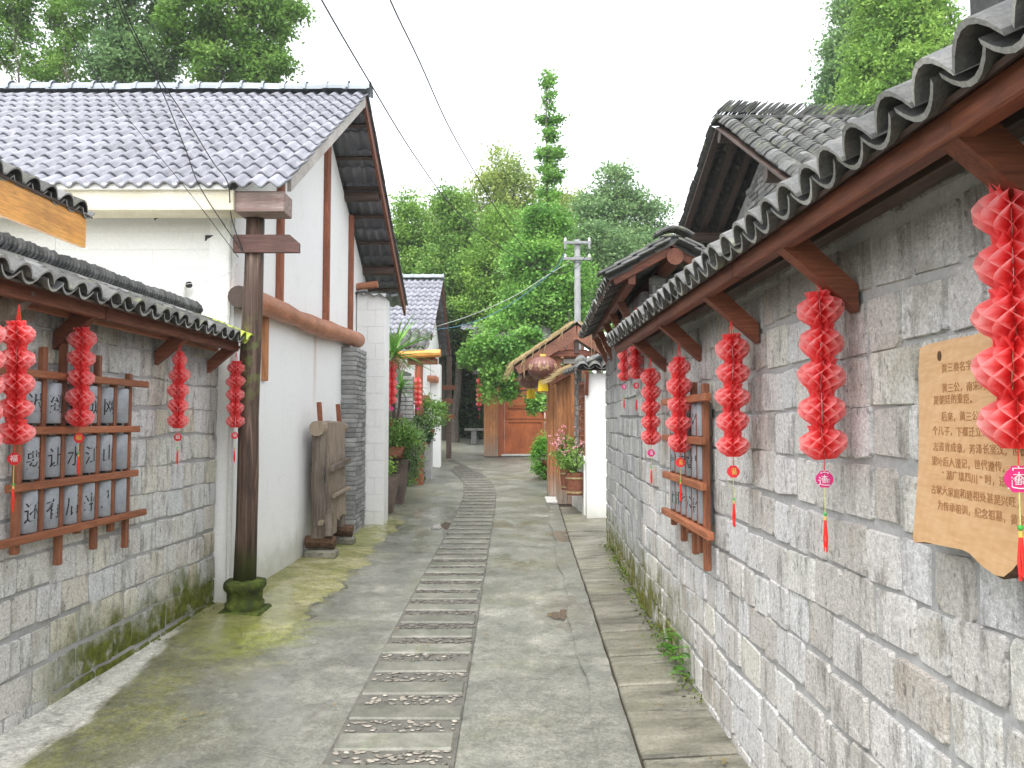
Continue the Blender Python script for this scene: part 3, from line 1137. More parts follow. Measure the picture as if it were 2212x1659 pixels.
# eave beam in three lengths
for y0, y1 in ((.7, 2.92), (2.935, 4.4), (4.415, 6.12)):
    m = MB()
    m.beam((bm_ - .0066 * y0, y0, 2.235), (bm_ - .0066 * y1, y1, 2.235), .05, .062)
    m.build('eave_beam', M['redwood'], RW)
m = MB()
m.beam((1.05 - .004, .7, 2.275), (1.05 - .042, 6.1, 2.275), .06, .06)
m.build('wall_purlin', M['darkwood'], RW)
# short wedge blocks between the beam and tiles
y = .9
while y < 6.1:
    m = MB()
    m.beam((bm_ - .0066 * y - .012, y - .03, 2.276), (bm_ - .0066 * y - .012, y + .03, 2.282), .03, .022)
    m.build('wedge', M['redwood_z'], RW)
    y += .148
for yb in (1.50, 2.45, 3.41, 4.43, 5.39):
    m = MB()
    a = Vector((rw(yb) - .005, yb, 1.985))
    b = Vector((bm_ - .0066 * yb + .005, yb, 2.215))
    # slanted board bracket: wide flat side up the lane, cut plumb at the wall
    d = (b - a).normalized()
    nrm = Vector((d.z, 0, -d.x))
    h = .105
    poly = [a + Vector((0, 0, .015)), a + Vector((0, 0, .10)), b + Vector((.035, 0, .045)), b + Vector((-.03, 0, .02)), b + Vector((-.03, 0, 0))]
    m.prism([p + Vector((0, -.03, 0)) for p in poly], (0, .06, 0))
    m.build('bracket', M['redwood_x'], RW)
ridge_stack(rf, M['tile_dark'], (1.25, .7, 2.505), (1.22, 6.15, 2.505), .05, .15, .08, .9, limit=140)
m = MB()
m.box((1.235, 1.45, 2.73), (.17, .9, .34), .02)
m.build('ridge_cap', M['ridge_dark'], rf)

# left lean-to roof
lf = thing('canopy_roof', None, None, (-2.5, 4, 2.4))
lf.parent = LW
lf.matrix_basis = Matrix.Translation(Vector((-2.5, 4, 2.4)) - WL[LW.name])
le = lambda y: -2.34 + .0241 * y
sp_ = lambda s, L, rr: 2 if s > L - .3 else (1 if rr.random() < .35 else 0)
tile_field(lf, [M['tile_dark'], M['tile'], M['tile_moss']], (le(1.6), 1.6, 2.30), (le(6.47), 6.47, 2.30), (.46, 0, -.19), .152, 3, .125, .14, .19, .055, 290, 22, alt=sp_, jit=.013)
m = MB()
m.prism([(le(1.5) - .03, 1.5, 2.31), (-2.80, 1.5, 2.49), (-2.80, 1.5, 2.475), (le(1.5) - .03, 1.5, 2.295)], (.117, 4.9, 0))
m.build('roof_board', M['darkwood'], lf)
ridge_stack(lf, M['ridge_dark'], (-2.80, 1.5, 2.535), (-2.68, 6.38, 2.535), .036, .17, .20, .85)
for y0, y1 in ((1.5, 4.4), (4.415, 6.42)):
    m = MB()
    m.beam((-2.47 + .0241 * y0, y0, 2.282), (-2.47 + .0241 * y1, y1, 2.282), .05, .08)
    m.build('eave_beam', M['redwood'], LW)
m = MB()
m.beam((-2.62 + .036, 1.5, 2.255), (-2.62 + .155, 6.4, 2.255), .03, .035)
m.build('wall_purlin', M['logs'], LW)
for yb in (3.77, 4.35, 5.52, 6.42):
    a = Vector((lw(yb) + .005, yb, 2.06))
    b = Vector((-2.47 + .0241 * yb - .005, yb, 2.27))
    m = MB()
    h = .10
    poly = [a, a + Vector((0, 0, .10)), b + Vector((-.045, 0, .05)), b + Vector((.03, 0, .02)), b + Vector((.03, 0, 0))]
    m.prism([p + Vector((0, -.03, 0)) for p in poly], (0, .06, 0))
    m.build('bracket', M['redwood_x'] if yb > 4 else M['grey_wood'], LW)

# farther right wall: ridged roof over the wall top
r2 = thing('ridged_roof', None, None, (1.25, 8, 2.9))
r2.parent = RW2
r2.matrix_basis = Matrix.Translation(Vector((1.25, 8, 2.9)) - WL[RW2.name])
e2 = lambda y: .74 + .035 * (y - 5.7)
tile_field(r2, [M['tile'], M['tile_dark']], (e2(5.75), 5.75, 2.70), (e2(9.8), 9.8, 2.70), (-.47, 0, -.27), .15, 4, .14, .14, .2, .05, 290, 23)
tile_field(r2, [M['tile'], M['tile_dark']], (e2(9.8) + .93, 9.8, 2.72), (e2(5.75) + .93, 5.75, 2.72), (.47, 0, -.25), .15, 4, .14, .14, .2, .05, 0, 24)
rx = e2(5.75) + .47
for sgn, nm in ((-1, 0), (1, 1)):
    m = MB()
    m.prism([(rx, 5.76, 3.0), (rx + sgn * .47, 5.76, 2.73), (rx + sgn * .47, 5.76, 2.715), (rx, 5.76, 2.985)], (.14, 4.04, 0))
    m.build('roof_board', M['redwood'], r2)
# verge: flat tiles laid in two layers up the gable edge
for sgn in (-1, 1):
    for k in range(4):
        for lay in range(2):
            u0 = .03 + k * .118 + lay * .05
            p0 = Vector((rx + sgn * u0, 5.72, 3.035 - u0 * .56 + lay * .028))
            p1 = Vector((rx + sgn * (u0 + .135), 5.72, 3.035 - (u0 + .135) * .56 + lay * .028 + .012))
            m = MB()
            m.beam(p0, p1, .14, .018, Z, .003)
            m.build('verge_tile', M['tile'], r2)
ridge_stack(r2, M['tile_dark'], (rx + .0, 5.74, 3.04), (rx + .14, 9.8, 3.04), .05, .17, .08, .9)
m = MB()
for k in range(5):
    pts = []
    for i in range(7):
        u = -1 + 2 * i / 6
        pts.append((rx + u * .14, 5.66 + k * .03, 3.045 + .055 * (1 - u * u) + (k % 2) * .012))
    m.tube(pts, .014, 6)
m.build('ridge_end', M['tile_dark'], r2)
m = MB()
m.tube([(rx + .02, 5.74, 2.90), (rx + .16, 9.7, 2.90)], .065, 12)
m.build('ridge_purlin', M['redwood'], RW2)
for sgn in (-1, 1):
    m = MB()
    m.beam((rx + sgn * .30, 5.8, 2.735), (rx + sgn * .30 + .14, 9.75, 2.735), .06, .08)
    m.build('eave_beam', M['redwood'], RW2)
    m = MB()
    m.beam((rx, 5.79, 2.955), (rx + sgn * .44, 5.79, 2.715), .035, .06)
    m.build('verge_board', M['redwood_x'], RW2)
for yb in (6.7, 7.45, 8.2, 8.95, 9.6):
    xf = rw(yb)
    a = Vector((xf - .003, yb, 2.36))
    b = Vector((rx - .30 + .035 * (yb - 5.8), yb, 2.705))
    m = MB()
    poly = [a, a + Vector((0, 0, .13)), b + Vector((.02, 0, .05)), b + Vector((-.03, 0, 0))]
    m.prism([p + Vector((0, -.03, 0)) for p in poly], (0, .06, 0))
    m.build('bracket', M['redwood_x'], RW2)
# brick pier at its near end
pier = thing('brick_pier', None, None, (rx + .05, 6.2, 2.3))
pier.parent = RW2
pier.matrix_basis = Matrix.Translation(Vector((rx + .05, 6.2, 2.3)) - WL[RW2.name])
m = MB()
m.box((rx + .08, 6.34, 2.55), (.28, .16, .62), .01)
m.build('mortar', M['mortar'], pier)
for k in range(9):
    for j in range(2):
        m = MB()
        m.box((rx + .08 + (j - .5) * .145 + (.03 if k % 2 else -.03), 6.25, 2.26 + k * .068), (.135, .03, .058), .005)
        m.build('brick', M['brick'], pier)

# roof corner with an orange fascia, behind the left wall
LR = thing('tiled_porch', 'corner of a tiled porch roof with orange fascia board, above the left wall', 'porch roof', (-3.2, 4.4, 0))
p0, p1 = at(-260, 250, 2.9), at(180, 447, 4.85)
sub = thing('roof', None, None, (-3.2, 4.4, 3))
sub.parent = LR
sub.matrix_basis = Matrix.Translation(Vector((-3.2, 4.4, 3)) - WL[LR.name])
tile_field(sub, [M['tile'], M['tile_dark']], (-2.86, 2.6, 3.0), (-2.795, 5.12, 3.0), (.5, 0, -.22), .16, 7, .125, .15, .19, .06, 200, 31)
m = MB()
m.prism([(-2.86, 2.55, 3.02), (-3.75, 2.55, 3.4), (-3.75, 2.55, 3.385), (-2.86, 2.55, 3.005)], (.06, 2.52, 0))
m.build('roof_board', M['darkwood'], LR)
m = MB()
m.prism([(-2.905, 2.5, 2.80), (-2.905, 2.5, 3.01), (-2.875, 2.5, 3.01), (-2.875, 2.5, 2.80)], (.06, 2.52, 0))
m.build('fascia_board', M['orange_y'], LR)
for yy in (2.7, 3.6):
    m = MB()
    m.beam((-3.0, yy, -.05), (-3.0, yy, 3.06), .1, .1, Vector((0, 1, 0)))
    m.build('post', M['redwood_z'], LR)
    m = MB()
    m.beam((-3.7, yy, -.05), (-3.7, yy, 3.36), .1, .1, Vector((0, 1, 0)))
    m.build('post', M['redwood_z'], LR)

# ------------------------------------------------------------------ white house on the left
WH = thing('white_house', 'white plastered house with grey wavy-tiled gable roof and red timber posts', 'house', (-4.5, 9.4, 0))
FY, BY = 6.66, 12.2
EY, EZ, RY, RZ = 6.22, 3.57, 9.43, 5.74
sl = (RZ - EZ) / (RY - EY)
vx = lambda y: -1.88 + .0241 * (y - 6.2)


def roof_z(y): return RZ - abs(y - RY) * sl


# gable wall facing the lane
m = MB()
m.prism([(gw(FY), FY, -.1), (gw(BY), BY, -.1), (gw(BY), BY, roof_z(BY) - .17), (gw(RY), RY, RZ - .17), (gw(FY), FY, roof_z(FY) - .17)], (-.22, 0, 0))
m.build('gable_wall', M['plaster'], WH)
m = MB()
m.prism([(gw(FY) - .23, FY + .03, -.1), (-9, FY + .03, -.1), (-9, FY + .03, 3.62), (gw(FY) - .23, FY + .03, 3.62)], (0, .2, 0))
m.build('facade_wall', M['siding'], WH)
m = MB()
m.prism([(-9, BY - .2, -.1), (gw(BY) - .23, BY - .2, -.1), (gw(BY) - .23, BY - .2, 3.6), (-9, BY - .2, 3.6)], (0, .2, 0))
m.build('rear_wall', M['plaster'], WH)
# siding panels on the facade
rr = random.Random(4)
for r in range(15):
    zb = 1.42 + r * .158
    x = gw(FY) - .012
    first = rr.uniform(.2, 1.2)
    while x > -5.0:
        ln = first if first else 1.2
        first = 0
        m = MB()
        h0 = min(.158, 3.62 - zb) - .0014
        m.box((x - ln / 2, FY + .015, zb + h0 / 2), (ln - .0014, .026, h0), .001)
        link_mesh('siding_panel', m.mesh('siding_panel', M['siding'], off=Vector((x - ln / 2, FY + .015, zb))), WH, Matrix.Translation((x - ln / 2, FY + .015 + rr.uniform(-.001, .001), zb)))
        x -= ln
# torn corners of the siding
for px, py, wd, ht in ((340, 472, .055, .03), (452, 514, .075, .05)):
    p = at(px, py, FY - .002)
    m = MB()
    m.prism([p + Vector((-wd / 2, 0, ht / 2)), p + Vector((wd / 2, 0, ht / 2)), p + Vector((wd * .1, 0, ht * .05)), p + Vector((-wd * .2, 0, -ht * .1)), p + Vector((-wd * .35, 0, -ht / 2)), p + Vector((-wd / 2, 0, -ht / 2))], (0, .003, 0))
    m.build('torn_patch', M['hole'], WH)
# small window behind the lean-to ridge
wn = thing('window', None, None, at(195, 595, FY))
wn.parent = WH
wn.matrix_basis = Matrix.Translation(WL[wn.name] - WL[WH.name])
p = at(195, 592, FY - .01)
m = MB()
m.box(p + Vector((-.25, 0, -.12)), (.6, .02, .34), .004)
m.build('pane', M['glass'], wn)
m = MB()
m.box(p + Vector((-.25, -.012, .06)), (.66, .04, .03), .004)
m.box(p + Vector((.06, -.012, -.12)), (.03, .04, .36), .004)
m.build('frame', M['pvc'], wn)

# wavy cement tiles
def wave_tile(wd, ln, amp, th, waves, mat):
    m = MB()
    n = 6 * waves
    vs, fs = [], []
    for yy in (-ln / 2, ln / 2):
        for off in (0, -th):
            for i in range(n + 1):
                u = i / n
                vs.append(((u - .5) * wd, yy, amp * math.sin(u * waves * 2 * math.pi) + off))
    k = n + 1
    for i in range(n):
        fs.append((i, i + 1, 2 * k + i + 1, 2 * k + i))
        fs.append((k + i + 1, k + i, 3 * k + i, 3 * k + i + 1))
        fs.append((k + i, k + i + 1, i + 1, i))
    fs.append((0, 2 * k, 3 * k, k))
    fs.append((n, k + n, 3 * k + n, 2 * k + n))
    return fixn(m.add(vs, fs).mesh('roof_tile', mat, True))


def sharp(me):
    return me


def wave_roof(root, mat, verge, ey, ez, ry, rz, ncols, nrows, wd, amp, thk, rr, vis=lambda x, r: True, limit=290, waves=2, slope_dir=1, cnt=0):
    """rows climb from eave (ey,ez) to ridge (ry,rz); columns run to -x from the verge"""
    d = Vector((0, ry - ey, rz - ez))
    L = d.length
    d.normalize()
    expo = L / nrows
    up = Vector((1, 0, 0)).cross(d)
    if up.z < 0: up = -up
    me = wave_tile(wd * 1.02, expo * 1.14, amp, thk, waves, mat)
    rest = MB()
    lx = d.cross(up)
    n = cnt
    for r in range(nrows):
        p = Vector((0, ey, ez)) + d * ((r + .5) * expo)
        x0 = verge(p.y)
        for c in range(ncols):
            q = p + Vector((x0 - (c + .5) * wd + rr.uniform(-.004, .004), 0, 0)) + up * (.035 + rr.uniform(-.003, .004))
            X = frame(lx, d, up, q) @ Matrix.Rotation(R(-5.2) + rr.uniform(-.008, .008), 4, 'X') @ Matrix.Rotation(rr.uniform(-.008, .008) + (rr.uniform(-.05, .05) if rr.random() < .08 else 0), 4, 'Z')
            if rr.random() < .06: X = Matrix.Translation(d * rr.uniform(-.03, .02)) @ X
            if n < limit and vis(q.x, r):
                link_mesh('roof_tile', me, root, X)
                n += 1
            else:
                rest.add([v.co for v in me.vertices], [tuple(pp.vertices) for pp in me.polygons], X)
    if rest.v: rest.build('outer_tiles', mat, root, True, kind='stuff')
    return n


WR = thing('roof', None, None, (-4.5, 9.4, 4.5))
WR.parent = WH
WR.matrix_basis = Matrix.Translation(WL[WR.name] - WL[WH.name])
rr = random.Random(9)
n = wave_roof(WR, M['cement_tile'], vx, EY, EZ, RY, RZ, 22, 14, .285, .024, .022, rr, lambda x, r: x > -6.0 - r * .02, 255)
# the far slope: two columns seen from below past the verge, the rest as one sheet
n2 = wave_roof(WR, M['cement_tile'], vx, 12.63, EZ - .02, RY, RZ, 22, 14, .285, .021, .014, rr, lambda x, r: x > -2.3, 290, cnt=n)
# ridge caps
m = MB()
pts = []
for (r0, yy) in ((.105, -.16), (.098, .14), (.118, .14), (.118, .17)):
    for i in range(9):
        a = math.pi * i / 8
        pts.append((yy, -r0 * math.cos(a) * 1.05, r0 * math.sin(a) - .02))
vs = pts
fs = []
for k in range(3):
    for i in range(8): fs.append((k * 9 + i, k * 9 + i + 1, k * 9 + 10 + i, k * 9 + 9 + i))
capm = fixn(MB().add(vs, fs).mesh('ridge_cap', M['ridge'], False))
x = vx(RY) - .13
k = 0
while x > -9:
    link_mesh('ridge_cap', capm, WR, Matrix.Translation((x, RY + rr.uniform(-.006, .006), RZ + .05 + rr.uniform(-.006, .008))) @ Matrix.Diagonal((1, 1.25, 1.15, 1)) @ Matrix.Rotation(rr.uniform(-.02, .02) - .02, 4, 'Y'))
    x -= .262
# barge boards and battens under the overhang
for (y0, z0, y1, z1, mt, nm) in ((EY + .31, EZ + .31 * sl, RY, RZ, M['paleboard'], 'barge_board'), (12.63, EZ - .02, RY, RZ, M['redwood'], 'barge_board')):
    m = MB()
    m.prism([(vx(y0) - .03, y0, z0 + .005), (vx(y1) - .03, y1, z1 + .005), (vx(y1) - .03, y1, z1 - .145), (vx(y0) - .03, y0, z0 - .145)], (-.035, 0, 0))
    m.build(nm, mt, WH)
for yb in [9.75 + .42 * i for i in range(7)]:
    m = MB()
    m.beam((vx(yb) - .07, yb, roof_z(yb) - .045), (gw(yb) - .05, yb, roof_z(yb) - .045), .05, .04, Vector((0, .6, .8)))
    m.build('batten', M['darkwood_x'], WH)
for yb in (9.43, 10.6, 11.8):
    m = MB()
    m.tube([(vx(yb) - .08, yb, roof_z(yb) - .15), (gw(yb) - .05, yb, roof_z(yb) - .15)], .07, 10)
    m.build('purlin', M['darkwood_x'], WH)
# gutter box and the beam end over the pole
m = MB()
m.box((-5.6, EY + .14, 3.475), (6.62, .25, .17), .006)
m.build('gutter_box', M['gutter'], WH)
m = MB()
m.box((-5.62, EY + .01, 3.58), (6.58, .05, .055), .006)
m.build('gutter_lip', M['pvc'], WH)
m = MB()
m.box((-2.09, EY + .17, 3.475), (.41, .24, .175), .008)
m.build('eave_beam', M['wornwood'], WH)
# exposed posts on the gable
for px in (609, 708, 761):
    rx_ = (px - 1106) / F
    yy = 2.52 / (.0241 - rx_)
    zt = roof_z(yy) - .17
    m = MB()
    m.tube([(gw(yy) + .015, yy, 2.80), (gw(yy) + .015, yy, zt)], .062 if px == 708 else .055, 12)
    m.build('gable_post', M['redwood_z'], WH)
# long log along the gable
m = MB()
pts, rad = [], []
for i in range(12):
    u = i / 11
    yy = 6.52 + u * 4.48
    pts.append((gw(yy) + .10, yy, 2.72 + .1 * u + .012 * math.sin(u * 9)))
    rad.append(.094 + .010 * math.sin(u * 13) + .007 * math.sin(u * 31) + .016 * u)
m.tube(pts, rad, 16)
m.build('log_beam', M['logs'], WH, True)
m = MB()
m.tube([(gw(6.5) + .10, 6.50, 2.72), (gw(6.7) + .10, 6.70, 2.72)], [.094, .098], 16)
m.build('log_end', M['darkwood'], WH)
# window reveal timber, downpipe, elbow pipe
p0 = at(567, 682, 7.35)
p1 = at(567, 822, 7.35)
m = MB()
m.box((gw(7.41) + .02, 7.41, (p0.z + p1.z) / 2), (.045, .09, p0.z - p1.z), .006)
m.build('shutter_edge', M['plank'], WH)
dp = at(491, 700, FY - .05)
m = MB()
m.tube([(dp.x + .01, FY - .05, 3.40), (dp.x, FY - .05, 2.50), (dp.x + .0, FY - .05, 2.45), (dp.x + .05, FY - .05, 2.40), (dp.x + .05, FY - .05, .2)], .024, 10)
m.tube([(dp.x, FY - .05, 2.78), (dp.x, FY - .05, 2.56)], .029, 10)
m.build('downpipe', M['pvc'], WH)
e0 = at(392, 648, FY - .03)
e1 = at(402, 622, FY - .03)
m = MB()
m.tube([e0 + Vector((-.02, 0, -.28)), e0, e1 + Vector((-.01, -.01, 0)), e1 + Vector((.03, -.04, .02))], .022, 10)
m.build('vent_pipe', M['pvc'], WH)
m = MB()
m.tube([e1 + Vector((.03, -.04, .02)), e1 + Vector((.055, -.05, .02))], .028, 10)
m.build('pipe_collar', M['black'], WH)
# brick pier
bp = thing('brick_pier', None, None, (-2.24, 10.85, 0))
bp.parent = WH
bp.matrix_basis = Matrix.Translation(WL[bp.name] - WL[WH.name])
BX0, BX1, BY0, BY1 = gw(10.5) - .02, -2.135, 10.48, 11.22
m = MB()
m.box(((BX0 + BX1) / 2 - .006, (BY0 + BY1) / 2 + .006, 1.3), (BX1 - BX0 - .012, BY1 - BY0 - .012, 2.72), .003)
m.build('mortar', M['mortar'], bp)
rr = random.Random(12)
for k in range(41):
    zc = .0 + k * .0655 + .03
    def brick(c, d):
        m = MB()
        m.box((0, 0, 0), d, .006)
        link_mesh('brick', m.mesh('brick', M['brick']), bp, Matrix.Translation(Vector(c) + Vector((rr.uniform(-.006, .006), rr.uniform(-.005, .005), 0))) @ Matrix.Rotation(rr.uniform(-.02, .02), 4, 'Z'))
    o_ = .11 if k % 2 else 0
    brick(((BX0 + BX1) / 2, BY0 + .03, zc), (BX1 - BX0 + .008, .07, .056))
    ys_ = [BY0 + .07, BY0 + .19 + o_, BY0 + .43 + o_ * .5, BY1]
    for a, b in zip(ys_[:-1], ys_[1:]):
        if b - a > .05: brick((BX1 - .03, (a + b) / 2, zc), (.072, b - a - .01, .056))
# white buttress wall with its own tile cap
m = MB()
m.prism([(-2.30, 11.34, -.1), (-1.885, 11.34, -.1), (-1.885, 11.34, 3.50), (-2.30, 11.34, 3.56)], (0, .42, 0))
m.build('buttress', M['siding'], WH)
rr = random.Random(14)
for k in range(14):
    zc = .1 + k * .247
    o_ = 0 if k % 2 else .12
    for xa, xb in ((-2.3, -2.14 + o_), (-2.14 + o_, -1.878)):
        m = MB()
        m.box(((xa + xb) / 2, 11.335, zc + .1235), (xb - xa - .003, .02, .244), .002)
        m.build('panel', M['siding'], WH)
m = MB()
pts = []
for i in range(17):
    u = i / 16
    pts.append((-2.32 + u * .56, 11.25, 3.56 + .022 * math.sin(u * 22) - .06 * u))
for i in range(16):
    a, b = Vector(pts[i]), Vector(pts[i + 1])
    m.add([a, b, b + Vector((0, .6, .12)), a + Vector((0, .6, .12)), a - Z * .012, b - Z * .012], [(0, 1, 2, 3), (4, 5, 1, 0)])
m.build('cap_tile', M['tile'], WH)
m = MB()
m.tube([(-2.32, 11.36, 3.66), (-2.0, 11.36, 3.70)], .055, 10)
m.build('cap_log', M['logs'], WH)

# ------------------------------------------------------------------ pole on its stone, with cross board
PL = thing('wooden_pole', 'dark weathered timber pole with short chamfered cross board, standing on mossy stone base', 'pole', (-2.20, 6.5, .33))
m = MB()
m.tube([(-2.235, 6.5, .33), (-2.228, 6.5, .8), (-2.222, 6.5, 1.2), (-2.226, 6.5, 1.7), (-2.216, 6.5, 2.2), (-2.205, 6.5, 2.8), (-2.195, 6.5, 3.385)], [.092, .087, .088, .083, .086, .081, .078], 18, True, .045)
m.build('shaft', M['pole'], PL, True)
a, b = at(506, 530, 6.43), at(648, 530, 6.43)
a = Vector((a.x, 6.42, a.z + .01))
b = Vector((b.x, 6.42, a.z))
m = MB()
hz = .075
m.prism([(a.x, 6.40, a.z - hz), (b.x, 6.40, a.z - hz), (b.x, 6.40, a.z + .005), (b.x - .08, 6.40, a.z + hz), (a.x, 6.40, a.z + hz)], (0, .045, 0))
m.build('cross_board', M['crossboard'], PL)
PB = thing('column_plinth', 'mossy carved stone column base under the dark timber pole', 'stone base', (-2.2, 6.48, .05))
m = MB()
m.lathe([(.148, .07), (.150, .16), (.136, .17), (.134, .19), (.136, .245), (.150, .26), (.162, .28), (.163, .31), (.156, .335), (.07, .34)], 28, (-2.225, 6.48, 0))
for i, v in enumerate(m.v):
    dx, dy = v.x + 2.225, v.y - 6.48
    # rounded square drum
    a_ = math.atan2(dy, dx)
    k = 1 + .10 * (abs(math.sin(2 * a_)) ** 2)
    m.v[i] = Vector((-2.225 + dx * k, 6.48 + dy * k, v.z + .004 * math.sin(a_ * 5)))
m.build('drum', M['mossy'], PB, True)
m = MB()
m.box((-2.225, 6.48, .065), (.36, .36, .085), .02)
m.build('foot_slab', M['mossy'], PB)

# ------------------------------------------------------------------ old wooden farm tool against the gable
FT = thing('wooden_press', 'weathered timber frame with roller and board, propped against the white gable', 'farm tool', (-2.2, 9.2, .05))
z0 = gz(9) + .02
xw = gw(9)
for (yy, nm) in ((8.82, 0), (9.78, 1)):
    m = MB()
    m.tube([(xw + .03, yy, z0 + .19), (xw + .20, yy, z0 + .20), (xw + .36, yy + .01, z0 + .18)], [.075, .08, .07], 10, True, .12)
    m.build('log_foot', M['bark_edge'], FT)
    m = MB()
    m.box((xw + .20, yy + .01, z0 + .055), (.36, .22, .10), .03)
    m.build('stone_foot', M['path_slab'], FT)
    m = MB()
    xx = xw + .15
    m.tube([(xx + .02, yy, z0 + .24), (xx + .03, yy, z0 + .6), (xx, yy, z0 + .9), (xx + .02, yy, z0 + 1.22), (xx + .01, yy, z0 + 1.46)], [.09, .085, .075, .09, .085], 10, True, .06)
    m.build('post', M['grey_wood'], FT)
    m = MB()
    m.beam((xx + .03, yy + .02, z0 + 1.40), (xx + .0, yy + .02, z0 + 1.78), .05, .05, Vector((0, 1, 0)))
    m.build('peg', M['redwood_z'], FT)
m = MB()
m.tube([(xw + .17, 8.66, z0 + 1.48), (xw + .17, 9.2, z0 + 1.49), (xw + .17, 9.98, z0 + 1.48)], [.088, .082, .075], 14, True, .03)
m.build('roller', M['grey_plank'], FT)
for i in range(5):
    yy0 = 8.87 + i * .168
    m = MB()
    m.prism([(xw + .262, yy0, z0 + 1.545), (xw + .262, yy0 + .163, z0 + 1.545 + (.012 if i % 2 else 0)), (xw + .285, yy0 + .163, z0 + .42 - .03 * (i % 3)), (xw + .285, yy0, z0 + .42 - .02 * (i % 2))], (-.035, 0, -.003))
    m.build('board', M['grey_plank'], FT)
m = MB()
m.beam((xw + .31, 8.80, z0 + 1.02), (xw + .31, 9.76, z0 + 1.07), .05, .07)
m.build('cross_bar', M['grey_wood'], FT)
m = MB()
m.tube([(xw + .31, 8.9, z0 + .70), (xw + .31, 9.75, z0 + .72)], .028, 8, True, .2)
m.build('cross_stick', M['grey_plank'], FT)
m = MB()
m.tube([(xw + .30, 8.75, z0 + .26), (xw + .27, 8.84, z0 + .55), (xw + .23, 8.84, z0 + .85)], [.05, .04, .03], 8, True, .1)
m.build('brace', M['grey_wood'], FT)
m = MB()
m.tube([(xw + .22, 8.68, z0 + .42), (xw + .22, 8.98, z0 + .42)], .032, 8)
m.build('axle', M['grey_plank'], FT)
m = MB()
m.prism([(xw + .26, 9.0, z0 + .25), (xw + .26, 9.2, z0 + .25), (xw + .26, 9.22, z0 + .5), (xw + .26, 9.0, z0 + .5)], (.03, 0, 0))
m.build('panel', M['grey_plank'], FT)

# ------------------------------------------------------------------ old house behind the right wall
OH = thing('old_house', 'old house with sagging dark tile roof and open gable overhang, behind the right wall', 'house', (4.5, 9, 0))
OR = thing('roof', None, None, (4.5, 9, 4.5))
OR.parent = OH
OR.matrix_basis = Matrix.Translation(WL[OR.name] - WL[OH.name])
AX, AY, AZ = 2.42, 8.9, 5.16
NY, NZ = 6.35, 3.62      # near eave
FY2, FZ = 12.2, 3.75     # far eave
T3 = [M['tile_dark'], M['tile'], M['tile_dark']]
dn = Vector((0, NY - AY, NZ - AZ))
tile_field(OR, T3, (AX - .02, NY, NZ), (AX + 2.9, NY, NZ), dn, .235, 27, .107, .19, .2, .065, 215, 41, True, .012, jit=.014)
df = Vector((0, FY2 - AY, FZ - AZ))
tile_field(OR, [M['tile_dark']], (AX + 2.85, FY2, FZ), (AX - .05, FY2, FZ), df, .235, 32, .107, .19, .2, .065, 0, 42, True, .012, jit=.014)
# rafters below, between the tile rows
for i in range(8):
    x = AX + .03 + .235 * i
    for (y1, z1) in ((NY, NZ), (FY2, FZ)):
        m = MB()
        m.beam((x, AY, AZ - .045), (x, y1, z1 - .045), .085, .03, ch=.003)
        m.build('rafter', M['darkwood'], OH)
for yy, zz in ((AY, AZ - .15), (10.7, 4.25), (11.7, 3.82), (7.3, 4.03)):
    m = MB()
    m.tube([(AX + .02, yy, zz), (AX + 3, yy, zz)], .075, 10)
    m.build('purlin', M['darkwood_x'], OH)
rr = random.Random(3)
ridge_stack(OR, M['tile_dark'], (AX - .05, AY, AZ + .09), (AX + 2.9, AY, AZ + .06), .030, .2, .26, .85, limit=120, curve=lambda u: -.03 * math.sin(u * math.pi) + .03 * (1 - u))
m = MB()
m.box((AX + 1.4, AY, AZ + .045), (2.9, .24, .05), .01)
m.build('ridge_bed', M['tile_dark'], OR)
# gable wall of thin grey bricks, set well back from the verge
GX = AX + .62
m = MB()
m.prism([(GX + .02, 7.25, 0), (GX + .02, 11.0, 0), (GX + .02, 11.0, 4.1), (GX + .02, AY, AZ - .1), (GX + .02, 7.25, 4.0)], (.22, 0, 0))
m.build('gable_wall', M['mortar'], OH)
m = MB()
m.prism([(GX + .24, 7.26, 0), (GX + 3.2, 7.26, 0), (GX + 3.2, 7.26, 3.95), (GX + .24, 7.26, 3.95)], (0, .2, 0))
m.build('front_wall', M['brick'], OH)
n = 0
for k in range(30):
    zb = 3.0 + k * .072
    yy = 7.25 + (.12 if k % 2 else 0)
    while yy < 10.9:
        ye = yy + .235
        zroof = min(AZ - .12 - max(0, AY - yy) * .60, AZ - .12 - max(0, ye - AY) * .42)
        if zb + .06 < zroof and n < 260 and yy < 9.6:
            m = MB()
            m.box((0, 0, 0), (.04, .225, .062), .005)
            link_mesh('brick', m.mesh('brick', M['brick']), OH, Matrix.Translation((GX + .012 + rr.uniform(-.006, .006), (yy + ye) / 2, zb + .031)))
            n += 1
        yy = ye

